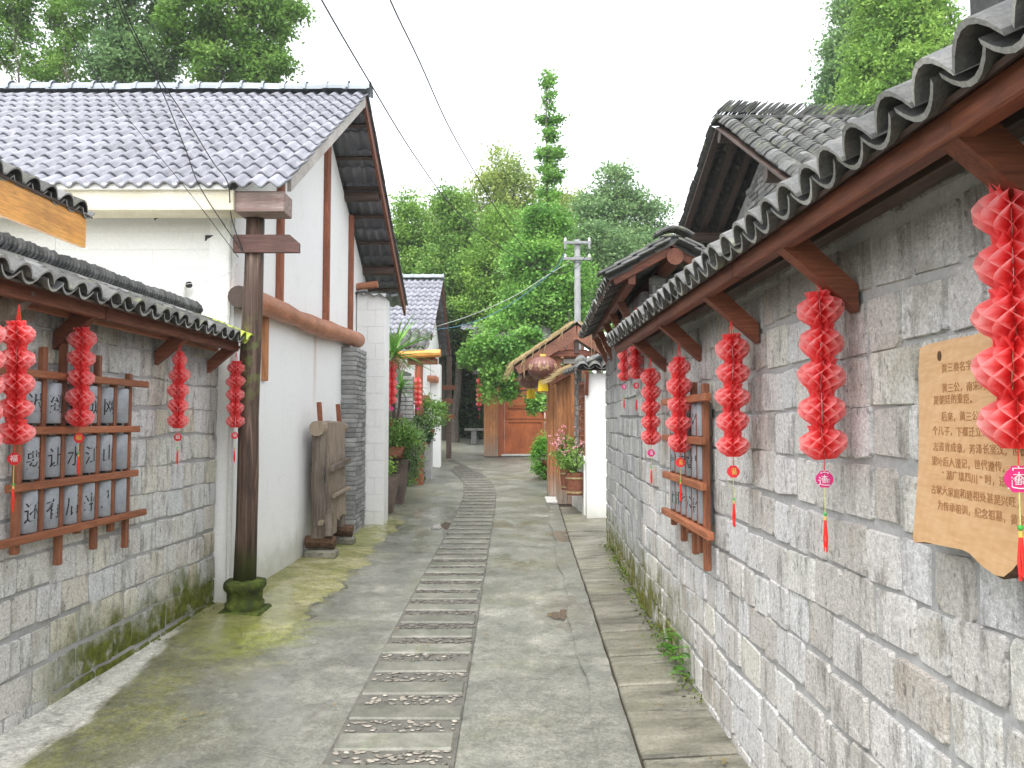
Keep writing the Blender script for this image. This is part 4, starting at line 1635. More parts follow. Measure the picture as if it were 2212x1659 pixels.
# ------------------------------------------------------------------ paper lantern strings
def paper_ball_mesh(Rb, H, ns=12, rows=3):
    """open honeycomb: each sheet zigzags so that it touches its two neighbours in turn"""
    ks = [(.50, .58), (.42, .52), (.35, .46), (.27, .74), (.17, .93), (.06, 1.0), (-.06, 1.0), (-.17, .95), (-.28, .82), (-.38, .60), (-.45, .47), (-.49, .40)]
    zs = [k[0] for k in ks][::-1]
    rs_ = [k[1] for k in ks][::-1]
    nz = rows * 4 + 5
    m = MB()
    for i in range(2 * ns):
        vs, fs = [], []
        sg = 1 if i % 2 else -1
        a0 = math.pi * (i + .5) / ns
        for j in range(nz):
            z = .5 - .98 * j / (nz - 1)
            r = float(np.interp(z, zs, rs_)) * (1 + .025 * math.sin(i * 2.4 + j * .7))
            sw = (1, 0, -1, 0)[j % 4] * math.pi / ns * .5 * .97 * sg
            for q in (.10, .55, .82, 1.0):
                a = a0 + sw * min(1, q * 1.2)
                vs.append((math.cos(a) * r * Rb * q, math.sin(a) * r * Rb * q, z * H))
        for j in range(nz - 1):
            for q in range(3):
                fs.append((j * 4 + q, j * 4 + q + 1, j * 4 + 5 + q, j * 4 + 4 + q))
        m.add(vs, fs)
    return m.mesh('paper_ball', M['paper'])


BALLS = [paper_ball_mesh(.078, .128, 9, 2), paper_ball_mesh(.077, .122, 8, 2), paper_ball_mesh(.080, .126, 9, 2)]
CONE = None
LG = 'red paper lantern strings'


def lantern(loc, label, nb=5, s=1.0, tag='red', glyph='福', drop=.10, face=.1, tas=.10, top=.08, small=False, tilt=0.0, first=1.0):
    """loc is the top of the first ball"""
    L = thing('paper_lantern', label, 'lantern', loc, LG)
    p = Vector(loc)
    pitch = .113 * s
    m = MB()
    z = p.z + top
    m.tube([(p.x, p.y, p.z + top), (p.x, p.y, p.z - pitch * nb)], .0022, 5)
    m.tube([(p.x + .012, p.y, p.z), (p.x, p.y, p.z + top)], .0018, 4)
    m.tube([(p.x - .012, p.y, p.z), (p.x, p.y, p.z + top)], .0018, 4)
    m.build('cord', M['tassel'], L)
    for k in range(nb):
        me = BALLS[(k + int(abs(p.x * 37))) % 3]
        sq = 1.0 if k else first
        X = Matrix.Translation((p.x + tilt * k * .1 + random.uniform(-.004, .004), p.y, p.z - pitch * (k + .5))) @ Matrix.Rotation(random.uniform(0, 6.28), 4, 'Z') @ Matrix.Rotation(random.uniform(-.14, .14), 4, 'X') @ Matrix.Diagonal((s * sq * random.uniform(.92, 1.04), s * sq * random.uniform(.92, 1.04), s * random.uniform(.93, 1.06), 1))
        link_mesh('paper_ball', me, L, X)
    zt = p.z - pitch * nb - .012 * s
    bx = p.x + tilt * nb * .1
    m = MB()
    zz = zt - .03 * s
    m.tube([(bx, p.y, zt + .03), (bx, p.y, zz)], .0015, 4)
    m.build('tag_cord', M['tassel'], L)
    # flat tag: round with squared lugs top and bottom, turned to face the lane
    rt = .026 * s
    mt = {'red': M['tag_red'], 'pink': M['tag_pink'], 'gold': M['tag_red']}[tag]
    X = Matrix.Translation((bx, p.y, zz - rt)) @ Matrix.Rotation(face, 4, 'Z')
    m = MB()
    poly = []
    for i in range(28):
        a = 2 * math.pi * i / 28
        xx, zz2 = math.cos(a) * rt * 1.12, math.sin(a) * rt
        if abs(math.sin(a)) > .86: zz2 = math.copysign(rt * 1.08, zz2)
        poly.append((xx, -.001, zz2))
    m.prism(poly, (0, .002, 0))
    tg = link_mesh('tag', m.mesh('tag', mt), L, X)
    if not small:
        gm = M['tag_gold'] if tag == 'gold' else M['tag_white']
        RX = Matrix.Rotation(R(90), 4, 'X')
        if glyph == 'wealth':
            for ch, dx, dz, ss, kx in (('宀', 0, .014, .026, 1.15), ('木', 0, .0045, .020, 1.2), ('辶', -.003, -.009, .034, 1.25), ('隹', -.003, -.006, .018, .7), ('貝', .006, -.006, .017, .6), ('寸', .0125, -.006, .015, .6)):
                glyphs(ch, ss * s, X @ Matrix.Translation((dx * s, -.0022, dz * s)) @ RX @ Matrix.Diagonal((kx, 1, 1, 1)), 'emblem', gm, tg)
        else:
            glyphs(glyph, .034 * s, X @ Matrix.Translation((0, -.0022, 0)) @ RX, 'emblem', gm, tg)
    zz -= rt * 2.05
    m = MB()
    m.tube([(bx, p.y, zz), (bx, p.y, zz - drop * s)], .0016, 5)
    m.build('string', M['string'], L)
    zz -= drop * s
    m = MB()
    m.lathe([(.001, .006), (.005, .003), (.005, -.003), (.001, -.006)], 10, (bx, p.y, zz))
    m.build('bead', M['bead_green'], L, True)
    m = MB()
    m.lathe([(.004, -.006), (.0045, -.018), (.003, -.019)], 8, (bx, p.y, zz))
    m.build('tassel_cap', M['gold'], L)
    m = MB()
    for k in range(7):
        a = 6.28 * k / 7
        m.tube([(bx + .002 * math.cos(a), p.y + .002 * math.sin(a), zz - .018), (bx + .006 * math.cos(a), p.y + .006 * math.sin(a), zz - .018 - tas * .6 * s), (bx + .004 * math.cos(a + .4), p.y + .004 * math.sin(a + .4), zz - .018 - tas * s * random.uniform(.85, 1.1))], .002, 4)
    m.build('tassel', M['tassel'], L)
    return L


def lat(px, py, Y): return at(px, py, Y)


lantern(lat(40, 695, 3.47), 'paper lantern string with round red tag at the left edge, nearest on left wall', 5, .98, 'red', '福', .09)
lantern(lat(177, 710, 4.35), 'paper lantern string with dark red gilt tag hanging before the left lattice', 5, .98, 'gold', '福', .06)
lantern(lat(388, 760, 5.52), 'paper lantern string against plain stone on the left, its top ball narrower', 5, .97, 'red', '福', .05, first=.72)
lantern(lat(510, 780, 6.40), 'paper lantern string hanging close before the dark timber pole', 5, .98, 'red', '福', .08)
# loose red wrapper at the picture's left edge
lantern(at(-30, 690, 3.2), 'paper lantern string cut by the left edge of the view', 5, .98, 'red', '福', .09)
lantern(at(2180, 398, 1.52), 'largest paper lantern string, hanging before the inscribed wooden board', 5, .93, 'pink', 'wealth', .075, -.15, tas=.085, top=.10)
lantern(at(1773, 632, 2.47), 'paper lantern string with large pink tag, between the lattice and wooden board', 5, .95, 'pink', 'wealth', .09, -.1)
lantern(at(1580, 726, 3.41), 'paper lantern string with small dark red tag, just right of the right lattice', 5, .95, 'gold', '福', .10, -.3)
lantern(at(1467, 772, 4.40), 'paper lantern string hanging in front of the right lattice', 5, .95, 'gold', '福', .08, -.3, first=.85)
lantern(at(1405, 798, 5.36), 'paper lantern string with pale pink tag, just left of the right lattice', 5, .92, 'pink', '福', .08, -.3)
lantern(at(1373, 684, 6.30), 'paper lantern string partly behind the near roof end, higher of the far right pair', 5, .9, 'red', '福', .08, -.3)
lantern(at(1347, 735, 7.0), 'paper lantern string at far end of right walls, lower of the far right pair', 4, .82, 'pink', '福', .09, -.3)

# ------------------------------------------------------------------ lattices with writing on glazed tubes
def lattice(label, yl, zr, face, side, rail_ext, st_ext, rows, tube_r, tube_h, npane, seed):
    rr = random.Random(seed)
    yc = (yl[0] + yl[-1]) / 2
    L = thing('wooden_lattice', label, 'lattice', (face(yc) + side * .05, yc, (zr[0] + zr[-1]) / 2), 'lattices of written tubes')
    o1, o2 = .045, .085
    for i, yy in enumerate(yl):
        zt, zb = st_ext[i]
        m = MB()
        m.beam((face(yy) + side * o1, yy, zb), (face(yy) + side * o1, yy, zt), .038, .036, Vector((0, 1, 0)))
        m.build('stile', M['lattice'], L)
    for (zz, ya, yb) in rail_ext:
        m = MB()
        m.beam((face(ya) + side * o2, ya, zz), (face(yb) + side * o2, yb, zz), .036, .042)
        m.build('rail', M['lattice_y'], L)
    for r in range(3):
        zc = (zr[r] + zr[r + 1]) / 2
        for i in range(npane):
            yy = (yl[i] + yl[i + 1]) / 2
            c = Vector((face(yy) + side * .034, yy, zc))
            m = MB()
            h = tube_h / 2
            m.lathe([(tube_r * .9, -h), (tube_r, -h + .006), (tube_r, h - .006), (tube_r * .9, h)], 20, c)
            tb = m.build('glazed_tube', M['ceramic'], L, True)
            m = MB()
            m.tube([c - Z * (h + .012), c - Z * h], tube_r * .35, 8)
            m.build('tube_foot', M['ink'], tb)
            g = rows[r][i] if i < len(rows[r]) else ''
            if g.strip():
                # print wrapped around the tube
                nrm = Vector((side, -.35, 0)).normalized() if side > 0 else Vector((-1, -.5, 0)).normalized()
                lx = Z.cross(nrm)
                o = glyphs(g, tube_r * 1.7, Matrix.Identity(4), 'written_character', M['ink'], tb, .0002)
                for v in o.data.vertices:
                    x, y_, z_ = v.co
                    a = x / tube_r * .95
                    pp = c + (nrm * math.cos(a) + lx * math.sin(a)) * (tube_r + .0012 + z_) + Z * (y_ * 1.25 - .012 + .08 * x)
                    v.co = pp - wloc(tb)
                o.matrix_basis = Matrix.Identity(4)
    return L


lattice('timber lattice holding three rows of grey tubes with brush writing, on left wall',
        [3.99, 4.175, 4.355, 4.53, 4.705, 4.89, 5.07], [1.905, 1.605, 1.315, 1.045], lw, 1,
        [(1.905, 3.5, 5.23), (1.605, 3.93, 5.13), (1.315, 3.86, 5.12), (1.045, 3.45, 5.24)],
        [(1.78, .97), (2.06, 1.03), (2.10, .85), (2.0, 1.0), (2.06, .88), (1.92, .96), (1.97, .83)],
        ['迟到那成网', '要让水江山', '还有后来人'], .056, .225, 6, 1)
rf_ = lambda y: 1.12 - .0066 * y
lattice('timber lattice of written tubes with uneven uprights, on the right wall',
        [4.16, 4.29, 4.42, 4.56, 4.70, 4.85, 4.98], [1.78, 1.55, 1.31, 1.07], rf_, -1,
        [(1.78, 3.95, 5.08), (1.55, 4.06, 5.06), (1.31, 4.05, 5.06), (1.07, 3.93, 5.10)],
        [(1.86, .855), (1.70, .93), (1.88, .90), (1.7, 1.0), (1.72, .93), (1.7, 1.03), (1.70, .99)],
        [' 义琳写国', ' 昌冤琳写国', ' 来公乡邻不'], .042, .185, 6, 2)

# ------------------------------------------------------------------ inscribed board on the right wall
BD = thing('inscribed_board', 'live-edge wooden board with rows of burnt Chinese writing, on the right wall', 'board', (1.08, 1.65, 1.6))
fx = 1.045
def bpt(px, py):
    r = ray(px, py)
    t = fx / (r.x + .0066 * r.y)
    return Vector((r.x * t, r.y * t, CAMZ + r.z * t))
edge = [bpt(x, y) for x, y in ((1987, 752), (1984, 800), (1985, 900), (1984, 1000), (1978, 1090), (1972, 1160), (1975, 1172), (1998, 1171), (2020, 1176), (2080, 1188), (2095, 1196), (2120, 1222), (2150, 1243), (2168, 1246), (2186, 1232), (2202, 1212), (2222, 1208))]
lowr = [Vector((fx - .0066 * y, y, z)) for y, z in ((1.52, 1.285), (1.45, 1.26), (1.38, 1.275), (1.28, 1.31), (1.2, 1.30), (1.12, 1.33))]
rtop = [Vector((fx - .0066 * y, y, z)) for y, z in ((1.11, 1.5), (1.13, 1.75), (1.12, 1.86), (1.25, 1.885), (1.45, 1.88), (1.62, 1.885))]
topl = [bpt(x, y) for x, y in ((2110, 722), (2060, 731), (2005, 744))]
poly = edge + lowr + rtop + topl
m = MB()
n = len(poly)
rr = random.Random(6)
back = [p + Vector((.045, rr.uniform(-.012, .012), rr.uniform(-.014, .014))) for p in poly]
mid = [p + Vector((.02, 0, 0)) + (p - Vector((fx, 1.6, 1.6))).normalized() * rr.uniform(-.004, .010) for p in poly]
m.add(poly, [tuple(range(n))])
me = fixn(m.mesh('face', M['board'], off=Vector((fx, 1.6, 1.6))))
link_mesh('board_face', me, BD, Matrix.Translation((fx, 1.6, 1.6)))
m = MB()
m.add([p + Vector((.0005, 0, 0)) for p in poly] + mid + back, [(i, (i + 1) % n, n + (i + 1) % n, n + i) for i in range(n)] + [(n + i, n + (i + 1) % n, 2 * n + (i + 1) % n, 2 * n + i) for i in range(n)] + [tuple(range(2 * n, 3 * n))])
m.build('live_edge', M['bark_edge'], BD)
lines = [(2036, 797, '黄三奏名字的由来，'), (2037, 840, '黄三公，南宋时蜀人，从小好学'), (2019, 866, '是朝廷的重臣。'),
         (2036, 901, '后来，黄三公被封于此地，生有'), (2017, 932, '个儿子，下都迁立代录，世代相'), (2018, 966, '志道肯成章，芳泽长室汉，世德永昌'),
         (2015, 997, '望叶后人谨记，世代遵传。'), (2034, 1026, '“湖广填四川”时，适第三公入川'), (2013, 1058, '古家大家庭和睦相处甚是兴旺，'),
         (2028, 1092, '为传承祖训，纪念祖墓，黄家人使持')]
nrm = Vector((-1, -.0066, 0)).normalized()
lxb = Z.cross(nrm)
RX = Matrix.Rotation(R(90), 4, 'X')
for px, py, txt in lines:
    p = bpt(px, py)
    p.z = bpt(px, py).z
    for k, chh in enumerate(txt):
        q = p + lxb * (k * .0245 + .008)
        if q.y < 1.17: break
        X = frame(lxb, -nrm, Z, q + nrm * .0008 + Z * rr.uniform(-.0012, .0012)) @ RX
        o = glyphs(chh, .024, X, 'burnt_character', M['engrave'], BD, .0003)
m = MB()
q = bpt(2030, 769)
m.lathe([(.0075, -.001), (.0075, .002)], 12)
X = frame(lxb, Z, nrm, q)
link_mesh('peg_hole', m.mesh('peg_hole', M['bark_edge']), BD, X @ Matrix.Diagonal((1, 1.6, 1, 1)))

# ------------------------------------------------------------------ second house on the left
H2 = thing('second_house', 'smaller white house with grey wavy tile roof and dark gable overhang, beyond the potted plants', 'house', (-3.5, 19.6, .5))
g2x = -2.05
v2 = lambda y: -1.76 + .012 * (y - 19.5)
R2 = thing('roof', None, None, (-3.5, 19.6, 4))
R2.parent = H2
R2.matrix_basis = Matrix.Translation(WL[R2.name] - WL[H2.name])
rr = random.Random(19)
n = wave_roof(R2, M['cement_tile'], v2, 17.25, 3.62, 19.55, 5.28, 9, 12, .30, .022, .016, rr, lambda x, r: x > -3.6, 110)
wave_roof(R2, M['cement_tile'], v2, 21.9, 3.55, 19.55, 5.28, 9, 12, .30, .022, .016, rr, lambda x, r: False, 0)
x = v2(19.5) - .15
while x > -4.6:
    link_mesh('ridge_cap', capm, R2, Matrix.Translation((x, 19.55, 5.36)))
    x -= .262
m = MB()
m.prism([(g2x, 18.0, .2), (g2x, 21.5, .2), (g2x, 21.5, 3.75), (g2x, 19.55, 5.1), (g2x, 18.0, 3.95)], (-.2, 0, 0))
m.build('gable_wall', M['plaster'], H2)
m = MB()
m.prism([(-2.26, 17.9, .2), (-5, 17.9, .2), (-5, 17.9, 3.9), (-2.26, 17.9, 3.9)], (0, .2, 0))
m.build('facade_wall', M['plaster'], H2)
for (y0, z0, y1, z1) in ((17.25, 3.62, 19.55, 5.28), (21.9, 3.55, 19.55, 5.28)):
    m = MB()
    m.prism([(v2(y0) - .02, y0, z0), (v2(y1) - .02, y1, z1), (v2(y1) - .02, y1, z1 - .13), (v2(y0) - .02, y0, z0 - .13)], (-.035, 0, 0))
    m.build('barge_board', M['redwood'], H2)
m = MB()
m.prism([(-2.04, 19.2, .2), (-1.80, 19.2, .2), (-1.80, 19.2, 3.1), (-2.04, 19.2, 3.1)], (0, .4, 0))
m.build('end_pier', M['siding'], H2)
for yy in (18.6, 19.1):
    m = MB()
    m.tube([(g2x - .35, yy, 2.72), (g2x + .22, yy, 2.70)], .08, 10)
    m.build('log_end', M['logs'], H2)
for yy, zz in ((20.2, 2.2), (20.6, 1.8), (21.2, 2.6)):
    m = MB()
    m.beam((g2x - .1, yy, zz), (g2x + .5, yy, zz), .1, .12)
    m.build('beam_end', M['redwood_x'], H2)
m = MB()
m.beam((g2x + .28, 21.6, .5), (g2x + .28, 21.6, 3.5), .14, .14, Vector((0, 1, 0)))
m.build('corner_post', M['darkwood_x'], H2)

# low dark tile porch in front of it, on an orange log
PO = thing('tiled_porch', 'low mossy tile porch roof on an orange log, before the second white house', 'porch roof', (-2.3, 16.9, .3))
pr_ = thing('roof', None, None, (-2.3, 16.9, 3.2))
pr_.parent = PO
pr_.matrix_basis = Matrix.Translation(WL[pr_.name] - WL[PO.name])
a, b = at(862, 755, 16.5), at(934, 754, 16.5)
tile_field(pr_, [M['tile_dark'], M['tile']], a, b, (0, -.5, -.32), .185, 9, .085, .17, .17, .06, 90, 51)
m = MB()
c0, c1 = at(850, 768, 16.55), at(952, 763, 16.55)
m.tube([c0, c1], .085, 12)
m.build('log_beam', M['orange'], PO)
m = MB()
c0, c1 = at(880, 779, 16.6), at(945, 778, 16.6)
m.prism([c0 - Z * .09, c1 - Z * .09, c1 + Z * .02, c1 + Vector((-.08, 0, .08)), c0 + Z * .08], (0, .06, 0))
m.build('cross_board', M['redwood_x'], PO)
pp = at(905, 850, 16.7)
m = MB()
m.tube([(pp.x, 16.7, gz(16.7) + .1), (pp.x, 16.7, 3.1)], .085, 12)
m.build('post', M['redwood_z'], PO)
m = MB()
m.lathe([(.13, 0), (.17, .06), (.12, .14), (.15, .2), (.1, .22)], 14, (pp.x, 16.7, gz(16.7) + .02))
m.build('post_base', M['mossy'], PO, True)

# grey brick garden wall with a white upper part
GB = thing('garden_wall', 'grey brick garden wall behind the yucca plants and lantern strings', 'wall', (-2.35, 15.2, .2))
m = MB()
m.prism([(-2.42, 13.4, 0), (-2.28, 17.4, 0), (-2.28, 17.4, 2.75), (-2.42, 13.4, 2.75)], (-.2, 0, 0))
m.build('mortar', M['brick'], GB)
rr = random.Random(33)
n = 0
for k in range(30):
    zc = .12 + k * .088
    yy = 13.4 + (.15 if k % 2 else 0)
    while yy < 17.2 and n < 295:
        m = MB()
        m.box((0, 0, 0), (.05, .285, .076), .007)
        xx = -2.42 + .035 * (yy + .15 - 13.4)
        link_mesh('brick', m.mesh('brick', M['brick']), GB, Matrix.Translation((xx + .008 + rr.uniform(-.006, .006), yy + .15, zc)))
        n += 1
        yy += .3
m = MB()
m.prism([(-2.75, 15.9, .2), (-2.05, 15.9, .2), (-2.05, 15.9, 2.6), (-2.75, 15.9, 2.6)], (0, .16, 0))
m.build('end_face', M['brick'], GB)
for k in range(27):
    for j in range(2):
        m = MB()
        wb = (.285 if j else .14) if k % 2 else .285
        xr = -2.045 - (0 if j == 0 else ((.155 if k % 2 else .30)))
        m.box((xr - wb / 2, 15.885, .27 + k * .088), (wb, .05, .076), .007)
        m.build('end_brick', M['brick'], GB)

# ------------------------------------------------------------------ plank gate house at the end of the lane
GT = thing('gatehouse', 'orange plank gatehouse with red-brown double door, at the end of the lane', 'gate', (0, 22.2, .6))
gy = 22.0
zg = gz(gy) + .03
pL, pM, pR = at(1045, 900, gy), at(1076, 900, gy), at(1092, 900, gy + .35)
zt = at(1045, 772, gy).z
nb_ = 5
for i in range(nb_):
    xa = pL.x + (pM.x - pL.x) * i / nb_
    xb = pL.x + (pM.x - pL.x) * (i + 1) / nb_
    m = MB()
    m.box(((xa + xb) / 2, gy + .02 + .004 * (i % 2), (zg + zt) / 2), (xb - xa - .005, .03, zt - zg), .004)
    m.build('plank', M['plank_far'], GT)
m = MB()
m.prism([(pL.x, gy + .04, zg), (pM.x - .002, gy + .04, zg), (pM.x - .002, gy + 1.2, zg), (pL.x, gy + 1.2, zg)], (0, 0, zt - zg))
m.build('pier_core', M['redwood_z'], GT)
dl, dr = pM.x + .18, 1.62
m = MB()
m.prism([(pM.x, gy + .05, zg), (dl, gy + .34, zg), (dl, gy + .34, zt), (pM.x, gy + .05, zt)], (.0, .1, 0))
m.build('door_reveal', M['redwood_z'], GT)
dz1 = zg + 2.62
for k, (xa, xb) in enumerate(((dl, (dl + 1.17)), (dl + 1.18, dl + 2.35))):
    lf_ = thing('door', None, None, ((xa + xb) / 2, gy + .38, zg))
    lf_.parent = GT
    lf_.matrix_basis = Matrix.Translation(WL[lf_.name] - WL[GT.name])
    m = MB()
    m.box(((xa + xb) / 2, gy + .40, (zg + dz1) / 2 + .03), (xb - xa - .01, .035, dz1 - zg - .06), .004)
    m.build('leaf_board', M['door'], lf_)
    for za, zb in ((.06, 1.02), (1.08, 1.42), (1.48, 2.55)):
        for sx in (-1, 1):
            m = MB()
            m.box(((xa + xb) / 2 + sx * (xb - xa) * .46, gy + .375, zg + (za + zb) / 2), (.085, .03, zb - za), .004)
            m.build('stile', M['door'], lf_)
        if k == 0 and za == 1.08:
            m = MB()
            m.box((xb - .06, gy + .35, zg + 1.3), (.05, .03, .16), .006)
            m.tube([(xb - .06, gy + .34, zg + 1.32), (xb - .06, gy + .31, zg + 1.27), (xb - .06, gy + .33, zg + 1.23)], .01, 6)
            m.build('handle', M['ridge_dark'], lf_)
        for zz in (za, zb):
            m = MB()
            m.box(((xa + xb) / 2, gy + .374, zg + zz), (xb - xa - .02, .032, .08), .004)
            m.build('rail', M['door'], lf_)
m = MB()
m.box(((dl + dr) / 2, gy + .45, zg + .03), (2.6, .5, .06), .01)
m.build('threshold', M['fillet'], GT)
m = MB()
m.box((.6, gy + .36, dz1 + .45), (3.0, .12, .75), .01)
m.build('lintel', M['redwood_x'], GT)
m = MB()
m.beam((pL.x - .2, gy + .1, zt + .05), (1.9, gy + .1, zt + .05), .12, .16)
m.build('head_beam', M['plank_far'], GT)
gr = thing('roof', None, None, (.4, gy, 4))
gr.parent = GT
gr.matrix_basis = Matrix.Translation(WL[gr.name] - WL[GT.name])
a, b = at(1018, 747, gy - .25), at(1200, 742, gy - .25)
tile_field(gr, [M['tile'], M['tile_dark']], a, b, (0, -.62, -.34), .20, 9, .125, .19, .19, .06, 150, 61)
m = MB()
m.beam(a + Vector((0, .2, -.04)), b + Vector((0, .2, -.04)), .06, .1)
m.build('fascia_board', M['redwood_x'], gr)
# lamp bracket roof and one side lantern are things of their own
# blue-grey tiled house behind it
H3 = thing('rear_house', 'low house with pale blue-grey tile roof, just showing above the gatehouse roof', 'house', (.5, 26, .8))
R3 = thing('roof', None, None, (.5, 26, 4.8))
R3.parent = H3
R3.matrix_basis = Matrix.Translation(WL[R3.name] - WL[H3.name])
a, b = at(1036, 712, 25.0), at(1150, 708, 25.0)
top3 = at(1040, 693, 26.0)
wave_roof(R3, M['cement_tile'], lambda y: b.x, 25.0, a.z - .02, 26.1, top3.z, 9, 5, .26, .02, .016, random.Random(5), lambda x, r: True, 100)
m = MB()
m.box((.15, 26.0, 2.6), (1.5, 1.5, 4.0), .02)
m.build('wall', M['plaster'], H3)
m = MB()
m.tube([(a.x - .1, 26.12, top3.z + .03), (b.x + .1, 26.12, top3.z + .03)], .09, 10)
m.build('ridge_cap', M['ridge'], R3)

# ------------------------------------------------------------------ thatched gate on the right
TG = thing('thatched_gate', 'roofed plank gate with straw-edged brown barge boards, on the right of the lane', 'gate', (1.1, 14.6, .2))
ty = 14.3
ap, lt, rt_ = at(1246, 693, ty), at(1108, 787, ty), at(1335, 757, ty)
dep = 1.9
for (p, q) in ((ap, lt), (ap, rt_)):
    d = (q - p).normalized()
    n_ = Vector((d.z, 0, -d.x))
    if n_.z > 0: n_ = -n_
    h = .30
    m = MB()
    m.prism([p + n_ * .03, q + n_ * .03, q + n_ * (h * .75), p + Vector((0, 0, -h * 1.15))], (0, .05, 0))
    m.build('barge_board', M['barge'], TG)
    m = MB()
    m.prism([p + n_ * .02, q + n_ * .02, q + n_ * .06, p + n_ * .06], (0, dep, 0))
    m.build('roof_board', M['darkwood'], TG)
    # thatch: a thin matted layer plus loose straws hanging over the edge
    rr = random.Random(int(q.x * 100))
    m = MB()
    for k in range(420):
        u = rr.random() ** .9
        v = rr.random() ** 1.8
        s = p.lerp(q, u) + Vector((0, v * dep * .9 - .05, 0)) - n_ * rr.uniform(0, .05)
        e = s + d * rr.uniform(.12, .3) + Vector((0, rr.uniform(-.16, .1), rr.uniform(-.04, .02)))
        if u > .93: e -= Z * rr.uniform(0, .2)
        m.tube([s, (s + e) / 2 + Z * rr.uniform(0, .012), e], [.004, .005, .002], 3, False)
    for k in range(10):
        s = p.lerp(q, rr.uniform(.1, .95)) + Vector((0, -.02, 0)) - n_ * .02
        m.tube([s, s + Vector((rr.uniform(-.12, .03), -.03, -rr.uniform(.15, .5)))], [.009, .004], 3, False)
    o = m.build('thatch', M['thatch'], TG)
    o['kind'] = 'stuff'
tie0, tie1 = at(1165, 764, ty + .12), at(1330, 760, ty + .12)
m = MB()
m.beam((tie0.x, ty + .12, tie0.z), (tie1.x, ty + .12, tie0.z), .08, .11)
m.build('tie_beam', M['redwood_x'], TG)
m = MB()
m.beam((ap.x, ty + .1, tie0.z), (ap.x, ty + .1, ap.z - .2), .09, .09, Vector((0, 1, 0)))
m.build('king_post', M['darkwood_x'], TG)


def plank_pier(xa, xb, ya, depth, za, zb, n, nm, root, mt):
    for i in range(n):
        x0 = xa + (xb - xa) * i / n
        x1 = xa + (xb - xa) * (i + 1) / n
        m = MB()
        m.box(((x0 + x1) / 2, ya + .003 * (i % 2), (za + zb) / 2), (x1 - x0 - .004, .03, zb - za), .004)
        m.build('plank', mt, root)
    k = max(2, int(depth / .16))
    for i in range(k):
        y0 = ya + depth * i / k
        y1 = ya + depth * (i + 1) / k
        m = MB()
        m.box((xa - .014, (y0 + y1) / 2 + .016, (za + zb) / 2), (.028, y1 - y0 - .004, zb - za), .004)
        m.build('plank', mt, root)
    m = MB()
    m.box(((xa + xb) / 2 + .01, ya + depth / 2 + .02, (za + zb) / 2), (xb - xa - .03, depth - .03, zb - za), .004)
    m.build('pier_core', M['redwood_z'], root)


q0, q1 = at(1187, 900, 14.55), at(1212, 900, 14.55)
plank_pier(q0.x, q1.x, 14.55, .5, gz(14.5) + .03, tie0.z - .05, 3, '', TG, M['plank'])
q0, q1 = at(1207, 900, 13.6), at(1228, 900, 13.6)
plank_pier(q0.x, q1.x + .05, 13.6, .4, gz(13.6) + .02, at(1210, 800, 13.6).z, 3, '', TG, M['plank'])
q0, q1 = at(1218, 770, 14.8), at(1262, 770, 14.8)
for i in range(7):
    x0 = q0.x + (1.45 - q0.x) * i / 7
    x1 = q0.x + (1.45 - q0.x) * (i + 1) / 7
    m = MB()
    m.box(((x0 + x1) / 2, 14.8, 2.1), (x1 - x0 - .005, .03, 1.9), .004)
    m.build('plank', M['plank'], TG)
m = MB()
c = at(1245, 766, 14.7)
m.box((c.x + .1, 14.72, tie0.z - .12), (.7, .05, .09), .03)
m.build('white_panel', M['plaster'], TG)
# small straw-edged awning stepping toward us
aw0, aw1 = at(1196, 822, 13.4), at(1236, 793, 13.4)
rr = random.Random(77)
m = MB()
m.prism([aw0, aw1 + Vector((.1, 0, .05)), aw1 + Vector((.1, 0, -.05)), aw0 - Z * .06], (0, .7, 0))
m.build('awning_board', M['redwood_x'], TG)
m = MB()
for k in range(150):
    u = rr.random()
    s = aw0.lerp(aw1, u) + Vector((0, rr.uniform(-.05, .5), .03 + rr.uniform(0, .04)))
    e = s + Vector((-rr.uniform(.1, .26), -rr.uniform(0, .1), -rr.uniform(.04, .14)))
    m.tube([s, e], [.007, .003], 3, False)
o = m.build('awning_thatch', M['thatch'], TG)
o['kind'] = 'stuff'

# white end wall with tile cap, brick panel and lattice window
EW = thing('white_wall', 'white garden wall with tile cap, brick panel and red lattice window, beside the thatched gate', 'wall', (1.3, 12.6, .12))
wy = 11.85
wl_, wr_ = at(1267, 900, wy).x, 1.52
zt = at(1285, 806, wy).z
m = MB()
m.prism([(wl_, wy, -.05), (wr_, wy, -.05), (wr_, wy, zt), (wl_, wy, zt)], (0, .26, 0))
m.build('end_face', M['plaster'], EW)
m = MB()
m.prism([(wl_ - .02, wy + .26, -.05), (wl_ + .24, wy + .26, -.05), (wl_ + .16, 13.62, -.05), (wl_ - .10, 13.62, -.05)], (0, 0, 1.17))
m.build('lower_wall', M['plaster'], EW)
m = MB()
m.prism([(wl_ + .04, wy + .26, 1.12), (wl_ + .24, wy + .26, 1.12), (wl_ + .16, 13.62, 1.12), (wl_ - .04, 13.62, 1.12)], (0, 0, zt - 1.16))
m.build('brick_panel', M['mortar'], EW)
rr = random.Random(8)
for k in range(16):
    for j in range(3):
        yy = 12.86 + j * .26 + (.1 if k % 2 else 0)
        if yy > 13.5: continue
        m = MB()
        m.box((0, 0, 0), (.04, .25, .082), .006)
        xx = wl_ + .04 - .053 * (yy - 12.1)
        link_mesh('brick', m.mesh('brick', M['brick']), EW, Matrix.Translation((xx + rr.uniform(-.004, .004), yy, 1.17 + k * .09)))
cap = thing('tile_cap', None, None, (1.35, 11.95, zt))
cap.parent = EW
cap.matrix_basis = Matrix.Translation(WL[cap.name] - WL[EW.name])
